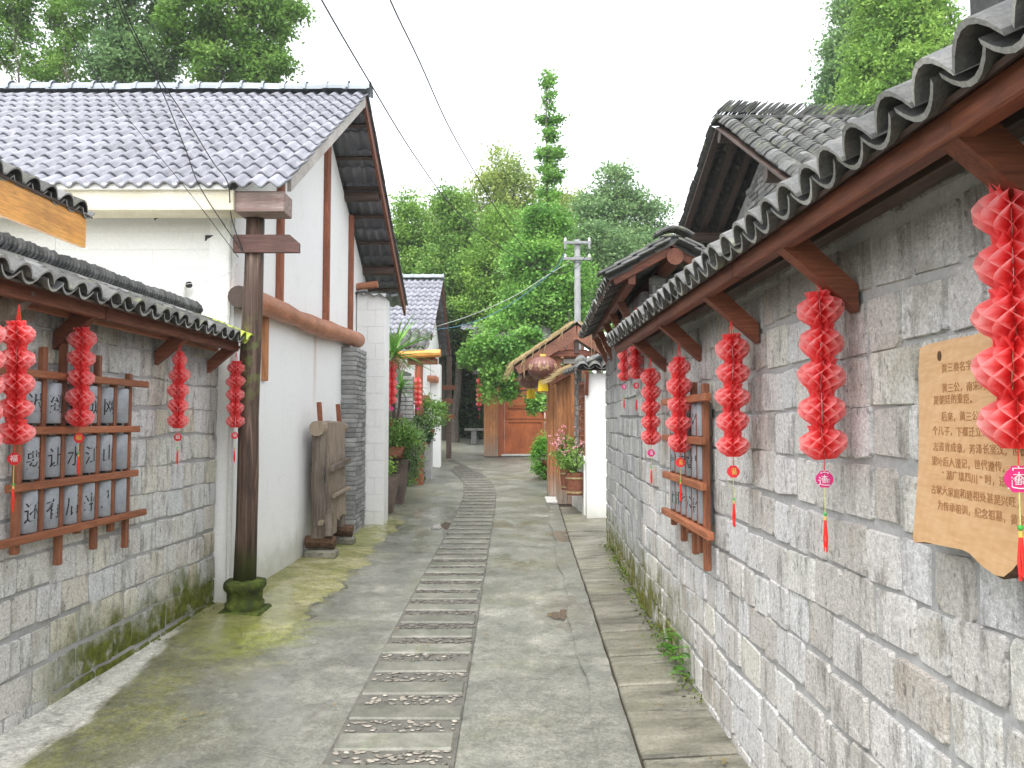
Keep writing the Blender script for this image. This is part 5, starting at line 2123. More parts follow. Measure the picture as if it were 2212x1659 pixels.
tile_field(cap, [M['tile'], M['tile_dark']], (wl_ - .16, wy - .16, zt + .06), (wr_ + .14, wy - .16, zt + .06), (0, -.35, -.17), .19, 3, .10, .185, .17, .06, 60, 71)
tile_field(cap, [M['tile'], M['tile_dark']], (wl_ - .26, 13.2, zt + .04), (wl_ - .14, wy - .14, zt + .04), (-.35, 0, -.19), .14, 4, .09, .15, .16, .05, 80, 72)
m = MB()
m.prism([(wl_ - .2, wy - .12, zt + .03), (wr_ + .1, wy - .12, zt + .03), (wr_ + .1, wy + .3, zt + .20), (wl_ - .05, wy + .3, zt + .20)], (0, 0, .012))
m.build('cap_board', M['darkwood_x'], cap)
m = MB()
for k in range(6):
    pts = []
    for i in range(7):
        u = -1 + 2 * i / 6
        pts.append((wl_ + .22 + u * .12, wy + .02 + k * .05, zt + .215 + .05 * (1 - u * u) + .008 * (k % 2)))
    m.tube(pts, .016, 6)
m.build('ridge_tile', M['tile_dark'], cap)
for xx in (wl_ + .0, wr_ - .02):
    m = MB()
    m.beam((xx, wy - .02, zt - .34), (xx, wy - .14, zt + .03), .05, .06, Vector((0, 1, 0)))
    m.build('bracket', M['redwood_x'], EW)
# lattice window: frame, bars, lower panel
wnd = thing('lattice_window', None, None, (wl_ - .02, 12.5, 1.6))
wnd.parent = EW
wnd.matrix_basis = Matrix.Translation(WL[wnd.name] - WL[EW.name])
fxx = lambda y: wl_ + .02 - .05 * (y - 12.1)
ya, yb, za, zb = 12.14, 12.80, 1.02, 2.28
m = MB()
m.box((fxx(12.47) + .035, 12.47, (za + zb) / 2), (.02, yb - ya, zb - za), .002)
m.build('backing', M['redwood_z'], wnd)
for yy in (ya, yb):
    m = MB()
    m.beam((fxx(yy), yy, za), (fxx(yy), yy, zb), .05, .05, Vector((0, 1, 0)))
    m.build('frame', M['lattice'], wnd)
for zz in (za, za + .3, zb):
    m = MB()
    m.beam((fxx(ya), ya, zz), (fxx(yb), yb, zz), .05, .05)
    m.build('frame', M['lattice_y'], wnd)
for k in range(1, 5):
    yy = ya + (yb - ya) * k / 5
    m = MB()
    m.beam((fxx(yy), yy, za + (.3 if k % 2 else 0)), (fxx(yy), yy, zb), .02, .02, Vector((0, 1, 0)))
    m.build('bar', M['lattice'], wnd)
for k in range(1, 9):
    zz = za + .3 + (zb - za - .3) * k / 9
    m = MB()
    m.beam((fxx(ya), ya, zz), (fxx(yb), yb, zz), .02, .02)
    m.build('bar', M['lattice_y'], wnd)
# pale concrete pad before the gate
m = MB()
m.box((.86, 14.05, gz(14.05) + .03), (.5, .85, .05), .015)
o = m.build('doorstep', M['fillet'])
o['kind'] = 'structure'

# big round lanterns of the thatched gate
def round_lantern(p, dia, label):
    L = thing('round_lantern', label, 'lantern', p, 'large round gate lanterns')
    c = Vector(p)
    rx_, rz_ = dia / 2, dia * .38
    n, k = 26, 11
    vs, fs = [], []
    for j in range(k):
        ph = -math.pi / 2 * .86 + math.pi * .86 * j / (k - 1)
        for i in range(n * 2):
            a = math.pi * i / n
            rr_ = rx_ * math.cos(ph) * (1.0 if i % 2 == 0 else .972)
            vs.append(c + Vector((math.cos(a) * rr_, math.sin(a) * rr_, rz_ * math.sin(ph))))
    w2 = 2 * n
    for j in range(k - 1):
        for i in range(w2):
            fs.append((j * w2 + i, j * w2 + (i + 1) % w2, (j + 1) * w2 + (i + 1) % w2, (j + 1) * w2 + i))
    m = MB()
    m.add(vs, fs)
    m.build('body', M['big_lantern'], L)
    m = MB()
    m.lathe([(rx_ * .2, rz_ * .96), (rx_ * .2, rz_ * 1.16), (rx_ * .08, rz_ * 1.17)], 14, c)
    m.build('top_cap', M['gold'], L)
    m = MB()
    m.lathe([(rx_ * .24, -rz_ * 1.12), (rx_ * .24, -rz_ * .95)], 14, c)
    m.build('bottom_ring', M['gold'], L)
    m = MB()
    for i in range(40):
        a = 6.283 * i / 40
        r = rx_ * .30
        m.tube([c + Vector((math.cos(a) * r * .8, math.sin(a) * r * .8, -rz_ * 1.1)), c + Vector((math.cos(a) * r, math.sin(a) * r, -rz_ * 1.95))], [.012, .014], 4)
    m.build('fringe', M['fringe'], L)
    m = MB()
    m.tube([c + Z * rz_ * 1.1, c + Z * (rz_ * 1.1 + .16)], .008, 5)
    m.build('hanger', M['black'], L)
    # faded gilt emblems: broken blossoms on the cloth
    rr = random.Random(int(c.y * 10))
    for a0 in (-1.75, -1.38, -2.5, -.6):
        m = MB()
        for q in range(9):
            a = a0 + rr.uniform(-.17, .17)
            ph = rr.uniform(-.22, .22)
            s = rr.uniform(.015, .032)
            for t_ in range(2):
                base = []
                for e in range(6):
                    aa = a + s / rx_ * math.cos(e * 1.047) * 1.1
                    pp = ph + s / rz_ * math.sin(e * 1.047)
                    base.append(c + Vector((math.cos(aa) * rx_ * math.cos(pp), math.sin(aa) * rx_ * math.cos(pp), rz_ * math.sin(pp))) * 1.0 + Vector((math.cos(aa), math.sin(aa), 0)) * .004)
            m.add(base, [tuple(range(6))])
        fixn(m.build('gilt_print', M['gilt'], L).data)
    return L


round_lantern(at(1173, 795, 14.15), .58, 'nearer round maroon lantern with yellow fringe under the thatched gate eave')
round_lantern(at(1147, 818, 15.9), .56, 'farther round maroon lantern half hidden behind its twin at the thatched gate')

# ------------------------------------------------------------------ flower barrels
def leaves(name, C, sig, n, size, mat, parent=None, droop=.2, aspect=.55, seed=1, kind=None, label=None, cat=None, group=None, up=.5):
    g = np.random.default_rng(seed)
    C = np.asarray(C, float)
    sig = np.asarray(sig, float)
    idx = np.repeat(np.arange(len(C)), n)
    P = C[idx] + g.normal(0, 1, (len(idx), 3)) * (sig[idx] if sig.ndim == 2 else sig)
    N = len(P)
    nr = g.normal(0, 1, (N, 3))
    nr[:, 2] = np.abs(nr[:, 2]) * (1 + up) + up * .4
    nr /= np.linalg.norm(nr, axis=1)[:, None]
    t = g.normal(0, 1, (N, 3))
    t[:, 2] -= droop * 2
    t -= nr * (t * nr).sum(1)[:, None]
    t /= np.linalg.norm(t, axis=1)[:, None] + 1e-9
    b = np.cross(nr, t)
    s = (size * g.uniform(.65, 1.3, N))[:, None]
    V = np.stack([P - t * s * .5, P + b * s * aspect * .5 + t * s * .05, P + t * s * .5 - nr * s * .08, P - b * s * aspect * .5 + t * s * .05], 1).reshape(-1, 3)
    Q = np.arange(N * 4).reshape(-1, 4)
    ctr = C.mean(0)
    me = big_mesh(name, V - ctr, Q, mat)
    o = link_mesh(name, me, parent, Matrix.Translation(Vector(ctr)))
    if kind: o['kind'] = kind
    if label: props(o, label, cat, group)
    return o


def blob(c, r, n, seed):
    g = np.random.default_rng(seed)
    d = g.normal(0, 1, (n, 3))
    d /= np.linalg.norm(d, axis=1)[:, None]
    rad = g.uniform(.35, 1, (n, 1)) ** .45
    return np.asarray(c, float) + d * rad * np.asarray(r, float)


def barrel(p, r0, r1, h, label, seed, staves=12):
    B = thing('flower_barrel', label, 'planter', p, 'wooden flower barrels')
    c = Vector(p)
    for i in range(staves):
        a0 = 6.283 * i / staves
        m = MB()
        ring = []
        for z_, r_ in ((0, r0), (h, r1)):
            for da, q in ((.012, 1), (6.283 / staves - .012, 1), (6.283 / staves - .012, .9), (.012, .9)):
                ring.append(c + Vector((math.cos(a0 + da) * r_ * q, math.sin(a0 + da) * r_ * q, z_)))
        m.add(ring, [(3, 2, 1, 0), (4, 5, 6, 7), (0, 1, 5, 4), (1, 2, 6, 5), (2, 3, 7, 6), (3, 0, 4, 7)])
        m.build('stave', M['barrel'], B)
    for u in (.10, .72):
        m = MB()
        r_ = r0 + (r1 - r0) * u + .004
        m.lathe([(r_, h * u), (r_ + .006, h * u), (r_ + .008, h * u + .028), (r_ + .002, h * u + .028)], 20, c, False)
        m.build('hoop', M['thatch'], B)
    m = MB()
    m.lathe([(r1 * .9, h * .9)], 16, c)
    m.add([c + Vector((math.cos(6.283 * i / 16) * r1 * .9, math.sin(6.283 * i / 16) * r1 * .9, h * .92)) for i in range(16)], [tuple(range(16))])
    m.build('soil', M['soil'], B)
    return B


b1 = barrel((wl_ - .15, 12.25, gz(12) + .36), .12, .15, .36, 'nearer wooden flower barrel with pale hoops, fixed to the white wall', 1)
b2 = barrel((wl_ - .22, 12.75, gz(12) + .40), .11, .14, .36, 'farther wooden flower barrel, half hidden behind the nearer one', 2)
def rose(p, label, seed, h=.44, w=.2):
    T = thing('rose_bush', label, 'flowers', p, 'pink flowers in the barrels')
    c = Vector(p)
    rr = random.Random(seed)
    C = blob(c + Vector((0, 0, h * .45)), (w, w, h * .42), 26, seed)
    m = MB()
    tips = []
    for k in range(14):
        e = c + Vector((rr.uniform(-w, w) * 1.25, rr.uniform(-w, w), h * rr.uniform(.5, 1.15)))
        m.tube([c + Vector((rr.uniform(-.05, .05), rr.uniform(-.05, .05), 0)), c.lerp(e, .6) + Z * .05, e], [.006, .004, .002], 4)
        tips.append(tuple(e))
    m.build('stem', M['leaf_dark'], T)
    leaves('foliage', C, np.array([.05, .05, .05]), 32, .05, M['leaf'], T, seed=seed)
    for e in tips:
        for q in range(2):
            pt = [tuple(Vector(e) + Vector((rr.uniform(-.07, .07), rr.uniform(-.07, .07), rr.uniform(-.06, .06))))]
            leaves('blossom', pt, np.array([.014, .014, .014]), 10, .026, M['petal'], T, seed=rr.randrange(999), aspect=.9)
    return T


rose((wl_ - .17, 12.25, gz(12) + .70), 'pink-flowered rose bush growing in the nearer wooden barrel', 3)
rose((wl_ - .26, 12.75, gz(12) + .74), 'taller pink rose stems growing in the farther wooden barrel', 4, .62)
# potted shrub left of the gate pier
sh = thing('potted_shrub', 'feathery green shrub in a terracotta pot beside the far plank pier', 'potted plant', (.75, 17.2, gz(17.2)))
c = at(1178, 1010, 17.2)
m = MB()
m.lathe([(.13, 0), (.2, .36), (.22, .36), (.22, .42), (.18, .42), (.17, .34)], 18, (c.x + .14, 17.2, gz(17.2)))
m.build('pot', M['terracotta'], sh, True)
leaves('foliage', blob((c.x - .02, 17.2, gz(17.2) + .48), (.28, .25, .5), 70, 9), np.array([.06, .06, .07]), 60, .055, M['fern'], sh, seed=9)

# ------------------------------------------------------------------ planters and potted plants on the left
def pot(root, prof, c, mat, name='pot', n=18):
    m = MB()
    m.lathe(prof, n, c)
    return m.build(name, mat, root, True)


def tapered_planter(p, w0, w1, h, label):
    T = thing('tall_planter', label, 'planter', p, 'tall rusty planters')
    c = Vector(p)
    a, b = w0 / 2, w1 / 2
    th = .02
    vs = [(-a, -a, 0), (a, -a, 0), (a, a, 0), (-a, a, 0), (-b, -b, h), (b, -b, h), (b, b, h), (-b, b, h), (-b + th, -b + th, h), (b - th, -b + th, h), (b - th, b - th, h), (-b + th, b - th, h), (-b + th, -b + th, h - .05), (b - th, -b + th, h - .05), (b - th, b - th, h - .05), (-b + th, b - th, h - .05)]
    fs = [(3, 2, 1, 0)] + [(i, (i + 1) % 4, 4 + (i + 1) % 4, 4 + i) for i in range(4)] + [(4 + i, 4 + (i + 1) % 4, 8 + (i + 1) % 4, 8 + i) for i in range(4)] + [(8 + i, 8 + (i + 1) % 4, 12 + (i + 1) % 4, 12 + i) for i in range(4)]
    MB().add([c + Vector(v) for v in vs], fs).build('box', M['rust'], T)
    MB().add([c + Vector(v) for v in vs[12:]], [(0, 1, 2, 3)]).build('soil', M['soil'], T)
    return T


zp = gz(12.6) + .03
tapered_planter((-2.03, 12.45, zp), .20, .40, .62, 'nearer tall rust-brown tapered planter, beside the white buttress')
tapered_planter((-2.04, 13.6, zp + .03), .24, .50, .80, 'farther and larger tall rust-brown tapered planter')


def bush(name, label, c, r, n, per, size, mat, seed, cat='plant', group=None, sig=.06, stems=6):
    T = thing(name, label, cat, (c[0], c[1], c[2] - r[2]), group)
    leaves('foliage', blob(c, r, n, seed), np.array([sig] * 3), per, size, mat, T, seed=seed)
    rr = random.Random(seed)
    m = MB()
    b = Vector((c[0], c[1], c[2] - r[2]))
    for k in range(stems):
        e = Vector(c) + Vector((rr.uniform(-r[0], r[0]) * .7, rr.uniform(-r[1], r[1]) * .7, rr.uniform(0, r[2]) * .8))
        m.tube([b, b.lerp(e, .5) + Z * .04, e], [.012, .008, .003], 5)
    m.build('stem', M['bark'], T)
    return T


bush('leafy_plant', 'small bright green plant in the nearer rusty planter', (-2.03, 12.45, zp + .74), (.12, .12, .12), 12, 22, .07, M['leaf_bright'], 21)
bush('leafy_plant', 'light green bushy plant in the larger rusty planter', (-2.02, 13.6, zp + 1.05), (.30, .26, .22), 36, 34, .07, M['leaf_bright'], 22)
# long terracotta trough on a bracket with a dense plant
TR = thing('window_trough', 'long terracotta trough of dense foliage above the rusty planters', 'planter', (-2.05, 13.2, 1.2))
c = at(845, 972, 13.1)
m = MB()
n = 14
poly0 = [(-.24, .0), (-.17, -.15), (.17, -.15), (.24, 0)]
m.prism([(c.x + x, 12.95, c.z + .06 + z) for x, z in poly0], (0, .32, 0))
m.build('trough', M['terracotta'], TR)
m = MB()
m.beam((c.x - .3, 13.1, c.z - .115), (c.x + .2, 13.1, c.z - .115), .3, .03)
m.build('shelf', M['redwood_x'], TR)
m = MB()
m.beam((c.x - .12, 13.2, gz(13)), (c.x - .12, 13.2, c.z - .12), .04, .04, Vector((0, 1, 0)))
m.build('leg', M['redwood_z'], TR)
bush('leafy_plant', 'dense round-leaved plant overflowing the terracotta trough', (c.x + .04, 13.1, c.z + .26), (.36, .25, .26), 70, 40, .06, M['leaf'], 23)
bush('trailing_plant', 'pale flowering trailer hanging beside the terracotta trough', (c.x + .35, 13.6, c.z + .0), (.17, .2, .5), 46, 26, .055, M['leaf_blue'], 24)
# tall stand with pots farther along
st = thing('stone_stand', 'grey square stone pot stand by the white end pier', 'pot stand', (-2.0, 17.2, gz(17)))
c = at(923, 1000, 17.0)
m = MB()
m.box((c.x, 17.0, gz(17) + .45), (.22, .22, .85), .01)
m.box((c.x, 17.0, gz(17) + .9), (.32, .32, .07), .012)
m.build('pillar', M['mortar'], st)
PT1 = thing('flower_pot', 'red-brown clay pot with dark shrub before the porch post', 'potted plant', (c.x - .25, 16.2, 1.3))
d = at(905, 955, 16.1)
pot(PT1, [(.1, 0), (.16, .2), (.18, .2), (.18, .26), (.15, .26)], (d.x, 16.1, d.z - .26), M['terracotta'])
leaves('foliage', blob((d.x, 16.1, d.z + .26), (.30, .28, .32), 60, 41), np.array([.05] * 3), 50, .06, M['leaf_dark'], PT1, seed=41)
m = MB()
m.box((d.x, 16.1, (gz(16) + d.z - .27) / 2), (.2, .2, d.z - .27 - gz(16)), .01)
m.build('stand', M['redwood_z'], PT1)
PT2 = thing('flower_pot', 'clay pot with arching light-green shrub by the white end pier', 'potted plant', (c.x, 17, gz(17) + .93))
pot(PT2, [(.09, 0), (.14, .16), (.16, .2), (.13, .2)], (c.x + .02, 17.0, gz(17) + .935), M['terracotta'])
leaves('foliage', blob((c.x + .12, 17.0, gz(17) + 1.5), (.32, .28, .34), 60, 42), np.array([.06] * 3), 40, .06, M['leaf'], PT2, seed=42)
PT3 = thing('clay_jar', 'round brown clay jar hanging by the second house wall', 'jar', at(919, 868, 17.6))
pot(PT3, [(.05, -.14), (.13, -.08), (.15, 0), (.11, .1), (.08, .12), (.09, .15)], at(919, 868, 17.6), M['terracotta'], 'jar')
m = MB()
e = at(919, 868, 17.6)
m.tube([e + Z * .15, e + Vector((-.2, .05, .5))], .006, 4)
m.build('cord', M['black'], PT3)
PT4 = thing('clay_jar', 'dark squat jar on a shelf behind the small yucca', 'jar', at(848, 902, 14.5))
pot(PT4, [(.1, -.13), (.2, -.04), (.2, .04), (.12, .13)], at(848, 902, 14.5), M['rust'], 'jar')
e = at(848, 902, 14.5)
m = MB()
m.beam((-2.45, 14.5, e.z - .15), (e.x + .15, 14.5, e.z - .15), .3, .03)
m.build('shelf', M['redwood_x'], PT4)

# climbing leaves on the far garden edge
bush('trailing_plant', 'vine trailing down in front of the pot stand', at(880, 1010, 15.6), (.18, .2, .55), 40, 22, .06, M['leaf'], 25)
leaves('dry_straw', [tuple(at(845, 782, 13.0)), tuple(at(858, 790, 13.2))], np.array([.12, .1, .03]), 90, .22, M['thatch'], None, aspect=.06, seed=4, label='ragged straw eave hanging over the lantern pair', cat='thatch')


def yucca(base, top, nl, ll, label, seed, trunk_r=.03):
    T = thing('yucca', label, 'plant', base, 'yucca plants by the left wall')
    b, t_ = Vector(base), Vector(top)
    m = MB()
    m.tube([b, b.lerp(t_, .35) + Vector((.03, 0, 0)), b.lerp(t_, .7) + Vector((.0, .02, 0)), t_], [trunk_r * 1.2, trunk_r, trunk_r * .95, trunk_r], 9, True, .1)
    m.build('trunk', M['bark'], T)
    # sword leaf, folded along the middle, tip bending down
    m = MB()
    vs, fs = [], []
    ns = 5
    for i in range(ns + 1):
        u = i / ns
        wd = .042 * (1 - u ** 2.2) * (.7 + .6 * u)
        zc = -.16 * u * u
        vs += [(-wd, u, zc + .012), (0, u, zc), (wd, u, zc + .012)]
    for i in range(ns):
        for k in range(2): fs.append((i * 3 + k, i * 3 + k + 1, i * 3 + k + 4, i * 3 + k + 3))
    me = m.add(vs, fs).mesh('leaf', M['leaf_sword'])
    rr = random.Random(seed)
    for i in range(nl):
        az = i * 2.39996
        el = R(rr.uniform(-28, 82))
        s = ll * rr.uniform(.75, 1.1) * (.8 + .2 * math.cos(el))
        X = Matrix.Translation(t_ + Z * rr.uniform(-.06, .05)) @ Matrix.Rotation(az, 4, 'Z') @ Matrix.Rotation(el, 4, 'X') @ Matrix.Diagonal((s * 1.0, s, s, 1))
        link_mesh('leaf', me, T, X)
    return T


yt = at(850, 765, 13.2)
yucca((yt.x - .05, 13.4, gz(13.4)), yt, 64, .80, 'large spiky yucca crown rising above the left planters', 1, .04)
yt2 = at(866, 838, 14.2)
yucca((yt2.x - .2, 14.2, gz(14.2)), yt2, 42, .46, 'small yucca on a thin leaning stem before the brick wall', 2, .022)

# lantern strings along the left side and at the gatehouse
lantern(at(847, 782, 13.0), 'left-street lantern string, brighter and nearer of the pair under the straw eave', 5, 1.25, 'pink', '福', .1, .1, top=.05, small=True)
lantern(at(833, 790, 13.6), 'left-street lantern string, half hidden behind the white buttress edge', 5, 1.35, 'pink', '福', .1, .1, top=.05, small=True)
lantern(at(903, 817, 16.0), 'lantern string hanging from the tile porch before the second house', 5, 1.0, 'pink', '福', .1, .1, small=True, top=.25)
lantern(at(896, 820, 16.4), 'thin faded lantern string beside the porch post, behind its brighter neighbour', 5, .8, 'pink', '福', .1, .1, small=True, top=.25)
lantern(at(1035, 818, 21.7), 'lone faded lantern string on the left corner of the orange gatehouse', 6, 1.15, 'pink', '福', .1, .1, small=True, top=.2)
lb = thing('lamp_hood', 'little tiled hood on a bracket above the gatehouse lantern string', 'lamp hood', at(1036, 808, 21.75))
e = at(1036, 808, 21.75)
m = MB()
m.prism([e + Vector((-.2, -.1, 0)), e + Vector((.2, -.1, 0)), e + Vector((.14, -.1, .12)), e + Vector((-.1, -.1, .14))], (0, .3, 0))
m.build('hood', M['tile_dark'], lb)
m = MB()
m.beam(e + Vector((.05, .05, -.03)), e + Vector((.35, .25, -.03)), .06, .07)
m.build('arm', M['redwood_x'], lb)

# stone bench in the shade at the end
BN = thing('stone_bench', 'grey stone bench on a block foot in the shade at the lane end', 'bench', at(1030, 945, 27.5))
e0, e1 = at(1012, 928, 27.5), at(1062, 928, 27.5)
m = MB()
m.box(((e0.x + e1.x) / 2, 27.5, e0.z), (1.1, .4, .09), .015)
m.build('seat', M['shade_stone'], BN)
for xx in ((e0.x + .2), (e1.x + .1)):
    m = MB()
    zf = gz(27.5)
    m.box((xx, 27.5, (zf + e0.z - .05) / 2), (.2, .32, e0.z - .05 - zf), .012)
    m.build('foot', M['shade_stone'], BN)

# fern at the foot of the right wall
FN = thing('fern', 'bright green fern tuft growing at the foot of the right wall', 'fern', (rw(5.1) - .03, 5.1, gz(5) + .05))
rr = random.Random(17)
for k in range(34):
    m = MB()
    yy = 4.75 + rr.random() * .62
    b = Vector((rw(yy) - .005, yy, gz(5) + rr.uniform(.03, .26)))
    d = Vector((-rr.uniform(.5, 1), rr.uniform(-.5, .5), rr.uniform(-.1, .8))).normalized()
    L_ = rr.uniform(.07, .15)
    s = d.cross(Z).normalized()
    vs, fs = [], []
    for i in range(7):
        u = i / 6
        c = b + d * (L_ * u) - Z * (.05 * u * u)
        for sg in (-1, 1):
            wd = .026 * (1 - u * .8)
            o_ = len(vs)
            vs += [c, c + s * sg * wd + d * .006, c + s * sg * wd * .9 + d * .018, c + d * .013]
            fs.append((o_, o_ + 1, o_ + 2, o_ + 3))
    m.add(vs, fs)
    m.build('frond', M['fern'], FN)
# moss tufts at wall feet
def tufts(label, C, n, sd, mt):
    o = leaves('moss', C, np.array([.035, .06, .02]), n, .03, mt, None, seed=sd, kind='stuff')
    return o
tufts('', [(lw(y_) + .03, y_, gz(y_) + .02) for y_ in np.arange(5.6, 6.6, .09)], 40, 5, M['moss_tuft'])
tufts('', [(rw(y_) - .03, y_, gz(y_) + .03 + rr.random() * .12) for y_ in np.arange(4.5, 9.6, .16)], 26, 6, M['moss_tuft'])

lr_ = random.Random(91)
LC = []
for k in range(70):
    yy = lr_.uniform(3.6, 12)
    if k % 3: LC.append((rw(min(yy, 9.7)) - abs(lr_.gauss(.02, .16)) - .03, yy, gz(yy) + .075))
    else: LC.append((lr_.uniform(-2.2, .5), yy, gz(yy) + .035))
leaves('leaf_litter', LC, np.array([.03, .03, .0]), 2, .028, M['dry_leaf'], None, droop=0, aspect=.6, seed=12, kind='stuff', up=9)

# ------------------------------------------------------------------ utility pole and wires
UP = thing('utility_pole', 'pale concrete utility pole with two steel crossarms, rising behind the thatched gate', 'utility pole', (1.53, 18, .4))
uy = 18.0
ut = at(1247, 518, uy)
m = MB()
m.tube([(ut.x, uy, .3), (ut.x, uy, ut.z)], [.095, .068], 16)
m.build('shaft', M['concrete_pole'], UP, True)
ins = {}
for (py, nm, hw) in ((524, 'a', 30), (559, 'b', 30)):
    a, b = at(1247 - hw, py, uy - .08), at(1247 + hw, py, uy - .08)
    m = MB()
    m.beam(a, b, .05, .065)
    m.build('crossarm', M['metal'], UP)
    for px in (1247 - 26, 1247 + 26):
        e = at(px, py - 4, uy - .08)
        m = MB()
        m.lathe([(.02, -.02), (.035, 0), (.02, .02), (.035, .04), (.015, .07)], 10, e)
        m.build('insulator', M['pvc'], UP, True)
        m = MB()
        e2 = at(px, py + 14, uy - .1)
        if nm == 'a':
            m.tube([e, e2], .03, 8)
            m.build('strain_insulator', M['metal'], UP)
            ins[px] = e2
for k in (556, 566):
    e = at(1247, k, uy)
    m = MB()
    m.lathe([(.088, -.015), (.088, .015)], 14, e)
    m.build('clamp_band', M['metal'], UP)


def wire(pts, r, mat, label, grp='overhead wires'):
    P = [at(*p) if len(p) == 3 and p[2] is not None else Vector(p[:3]) for p in pts]
    # smooth through the points
    out = []
    for i in range(len(P) - 1):
        p0, p1, p2, p3 = P[max(i - 1, 0)], P[i], P[i + 1], P[min(i + 2, len(P) - 1)]
        for k in range(5):
            u = k / 5
            out.append(.5 * ((2 * p1) + (p2 - p0) * u + (2 * p0 - 5 * p1 + 4 * p2 - p3) * u * u + (3 * p1 - p0 - 3 * p2 + p3) * u ** 3))
    out.append(P[-1])
    m = MB()
    m.tube(out, r, 5)
    o = m.build('overhead_wire', mat)
    props(o, label, 'wire', grp)
    return o


wire([(560, -250, 5.2), (695, 0, 6.6), (800, 180, 8.2), (895, 335, 10.2), (985, 455, 12.6), (1080, 535, 15), (1160, 578, 16.7), (1195, 577, 17.3), (1221, 542, 17.9)], .008, M['black'], 'long black wire sweeping from the sky to the left end of the pole crossarm')
wire([(760, -210, 5.6), (843, 0, 7.2), (905, 130, 8.6), (968, 270, 10.4), (1030, 380, 12.2), (1090, 480, 14), (1150, 556, 15.6), (1195, 590, 16.6), (1245, 578, 17.4), (1273, 540, 17.9)], .008, M['black'], 'long black wire sweeping from the sky to the right end of the pole crossarm')
wire([(190, -220, 4.6), (255, 0, 5.3), (300, 100, 5.7), (345, 185, 5.95), (400, 320, 6.1), (430, 400, 6.15), (490, 495, 6.3), (528, 548, 6.4)], .0045, M['black'], 'thicker left wire of the pair crossing the white house roof to the pole')
wire([(205, -220, 4.7), (262, 0, 5.4), (330, 145, 5.8), (395, 245, 6.0), (460, 350, 6.1), (492, 395, 6.15), (500, 470, 6.3), (524, 540, 6.4)], .0045, M['black'], 'right wire of the pair crossing the white house roof to the pole')
wire([(140, 50, 6.0), (225, 190, 6.2), (330, 320, 6.15), (420, 430, 6.15), (515, 556, 6.4)], .003, M['black'], 'thin straight wire crossing the white house roof and gutter')
wire([(360, 628, 6.55), (400, 614, 6.55), (440, 610, 6.5), (490, 592, 6.45), (512, 570, 6.4)], .003, M['pale_cable'], 'slack pale cable along the white house front', 'small cables')
wire([(940, 712, 18.0), (1010, 700, 18.0), (1090, 665, 18.0), (1160, 615, 18.0), (1205, 575, 17.9), (1221, 542, 17.9)], .008, M['blue_cable'], 'blue cable sagging from the pole to the second house')
wire([(940, 706, 18.2), (1020, 680, 18.2), (1110, 640, 18.2), (1190, 590, 18.1), (1240, 562, 17.95)], .007, M['pale_cable'], 'pale cable sagging from the pole to the second house')

# ------------------------------------------------------------------ trees
def tree(name, label, base, h, blobs, leafmat, leaf, per, seed, trunk=.18, group='trees around the lane', cat='tree', sig=.28, fork=None, aspect=.55, droop=.25, nc=1.0):
    """blobs: (x,y,z, rx,ry,rz, clusters)"""
    T = thing(name, label, cat, base, group)
    b = Vector(base)
    rr = random.Random(seed)
    top = b + Vector((rr.uniform(-.2, .2), rr.uniform(-.2, .2), h))
    m = MB()
    tp = [b - Z * .3]
    n = 7
    for i in range(1, n + 1):
        u = i / n
        tp.append(b.lerp(top, u) + Vector((rr.uniform(-.12, .12), rr.uniform(-.12, .12), 0)) * (h / 12))
    m.tube(tp, [trunk * (1 - .88 * (i / n) ** .9) for i in range(n + 1)], 8)
    m.build('trunk', M['bark'], T)
    C, S = [], []
    lm = MB()
    for k, (x, y, z, rx, ry, rz, cn) in enumerate(blobs):
        c = Vector((x, y, z))
        pts = blob(c, (rx, ry, rz), int(cn * nc), seed * 31 + k)
        C.append(pts)
        # limb from the trunk into this part of the crown
        zz = max(b.z + h * .2, min(z - rz * .6, b.z + h * .95))
        u = (zz - b.z) / h
        s = b.lerp(top, u)
        r0 = trunk * (1 - .85 * u) * .55
        lm.tube([s, s.lerp(c, .5) + Z * .15, c], [r0, r0 * .6, r0 * .25], 6)
        for q in range(5):
            e = Vector(pts[rr.randrange(len(pts))])
            lm.tube([s.lerp(c, rr.uniform(.5, 1)), e], [r0 * .35, .008], 4, False)
    lm.build('limbs', M['bark'], T)
    C = np.concatenate(C)
    leaves('crown', C, np.array([sig, sig, sig * .65]) * SIG_K, int(per * PER_K), leaf * LEAF_K, leafmat, T, seed=seed, aspect=aspect, droop=droop)
    return T


LEAF_K, PER_K, SIG_K = .80, 1.5, .82


def vb(px, py, Y, wpx, hpx, cn, dep=None):
    """a crown lobe seen at picture point px,py with half sizes wpx,hpx at distance Y"""
    c = at(px, py, Y)
    k = Y / F
    return (c.x, c.y, c.z, wpx * k, (dep or wpx * k * .9), hpx * k, cn)


def gb(px, Y):
    p = at(px, 900, Y)
    return (p.x, Y, gz(Y) - .1)


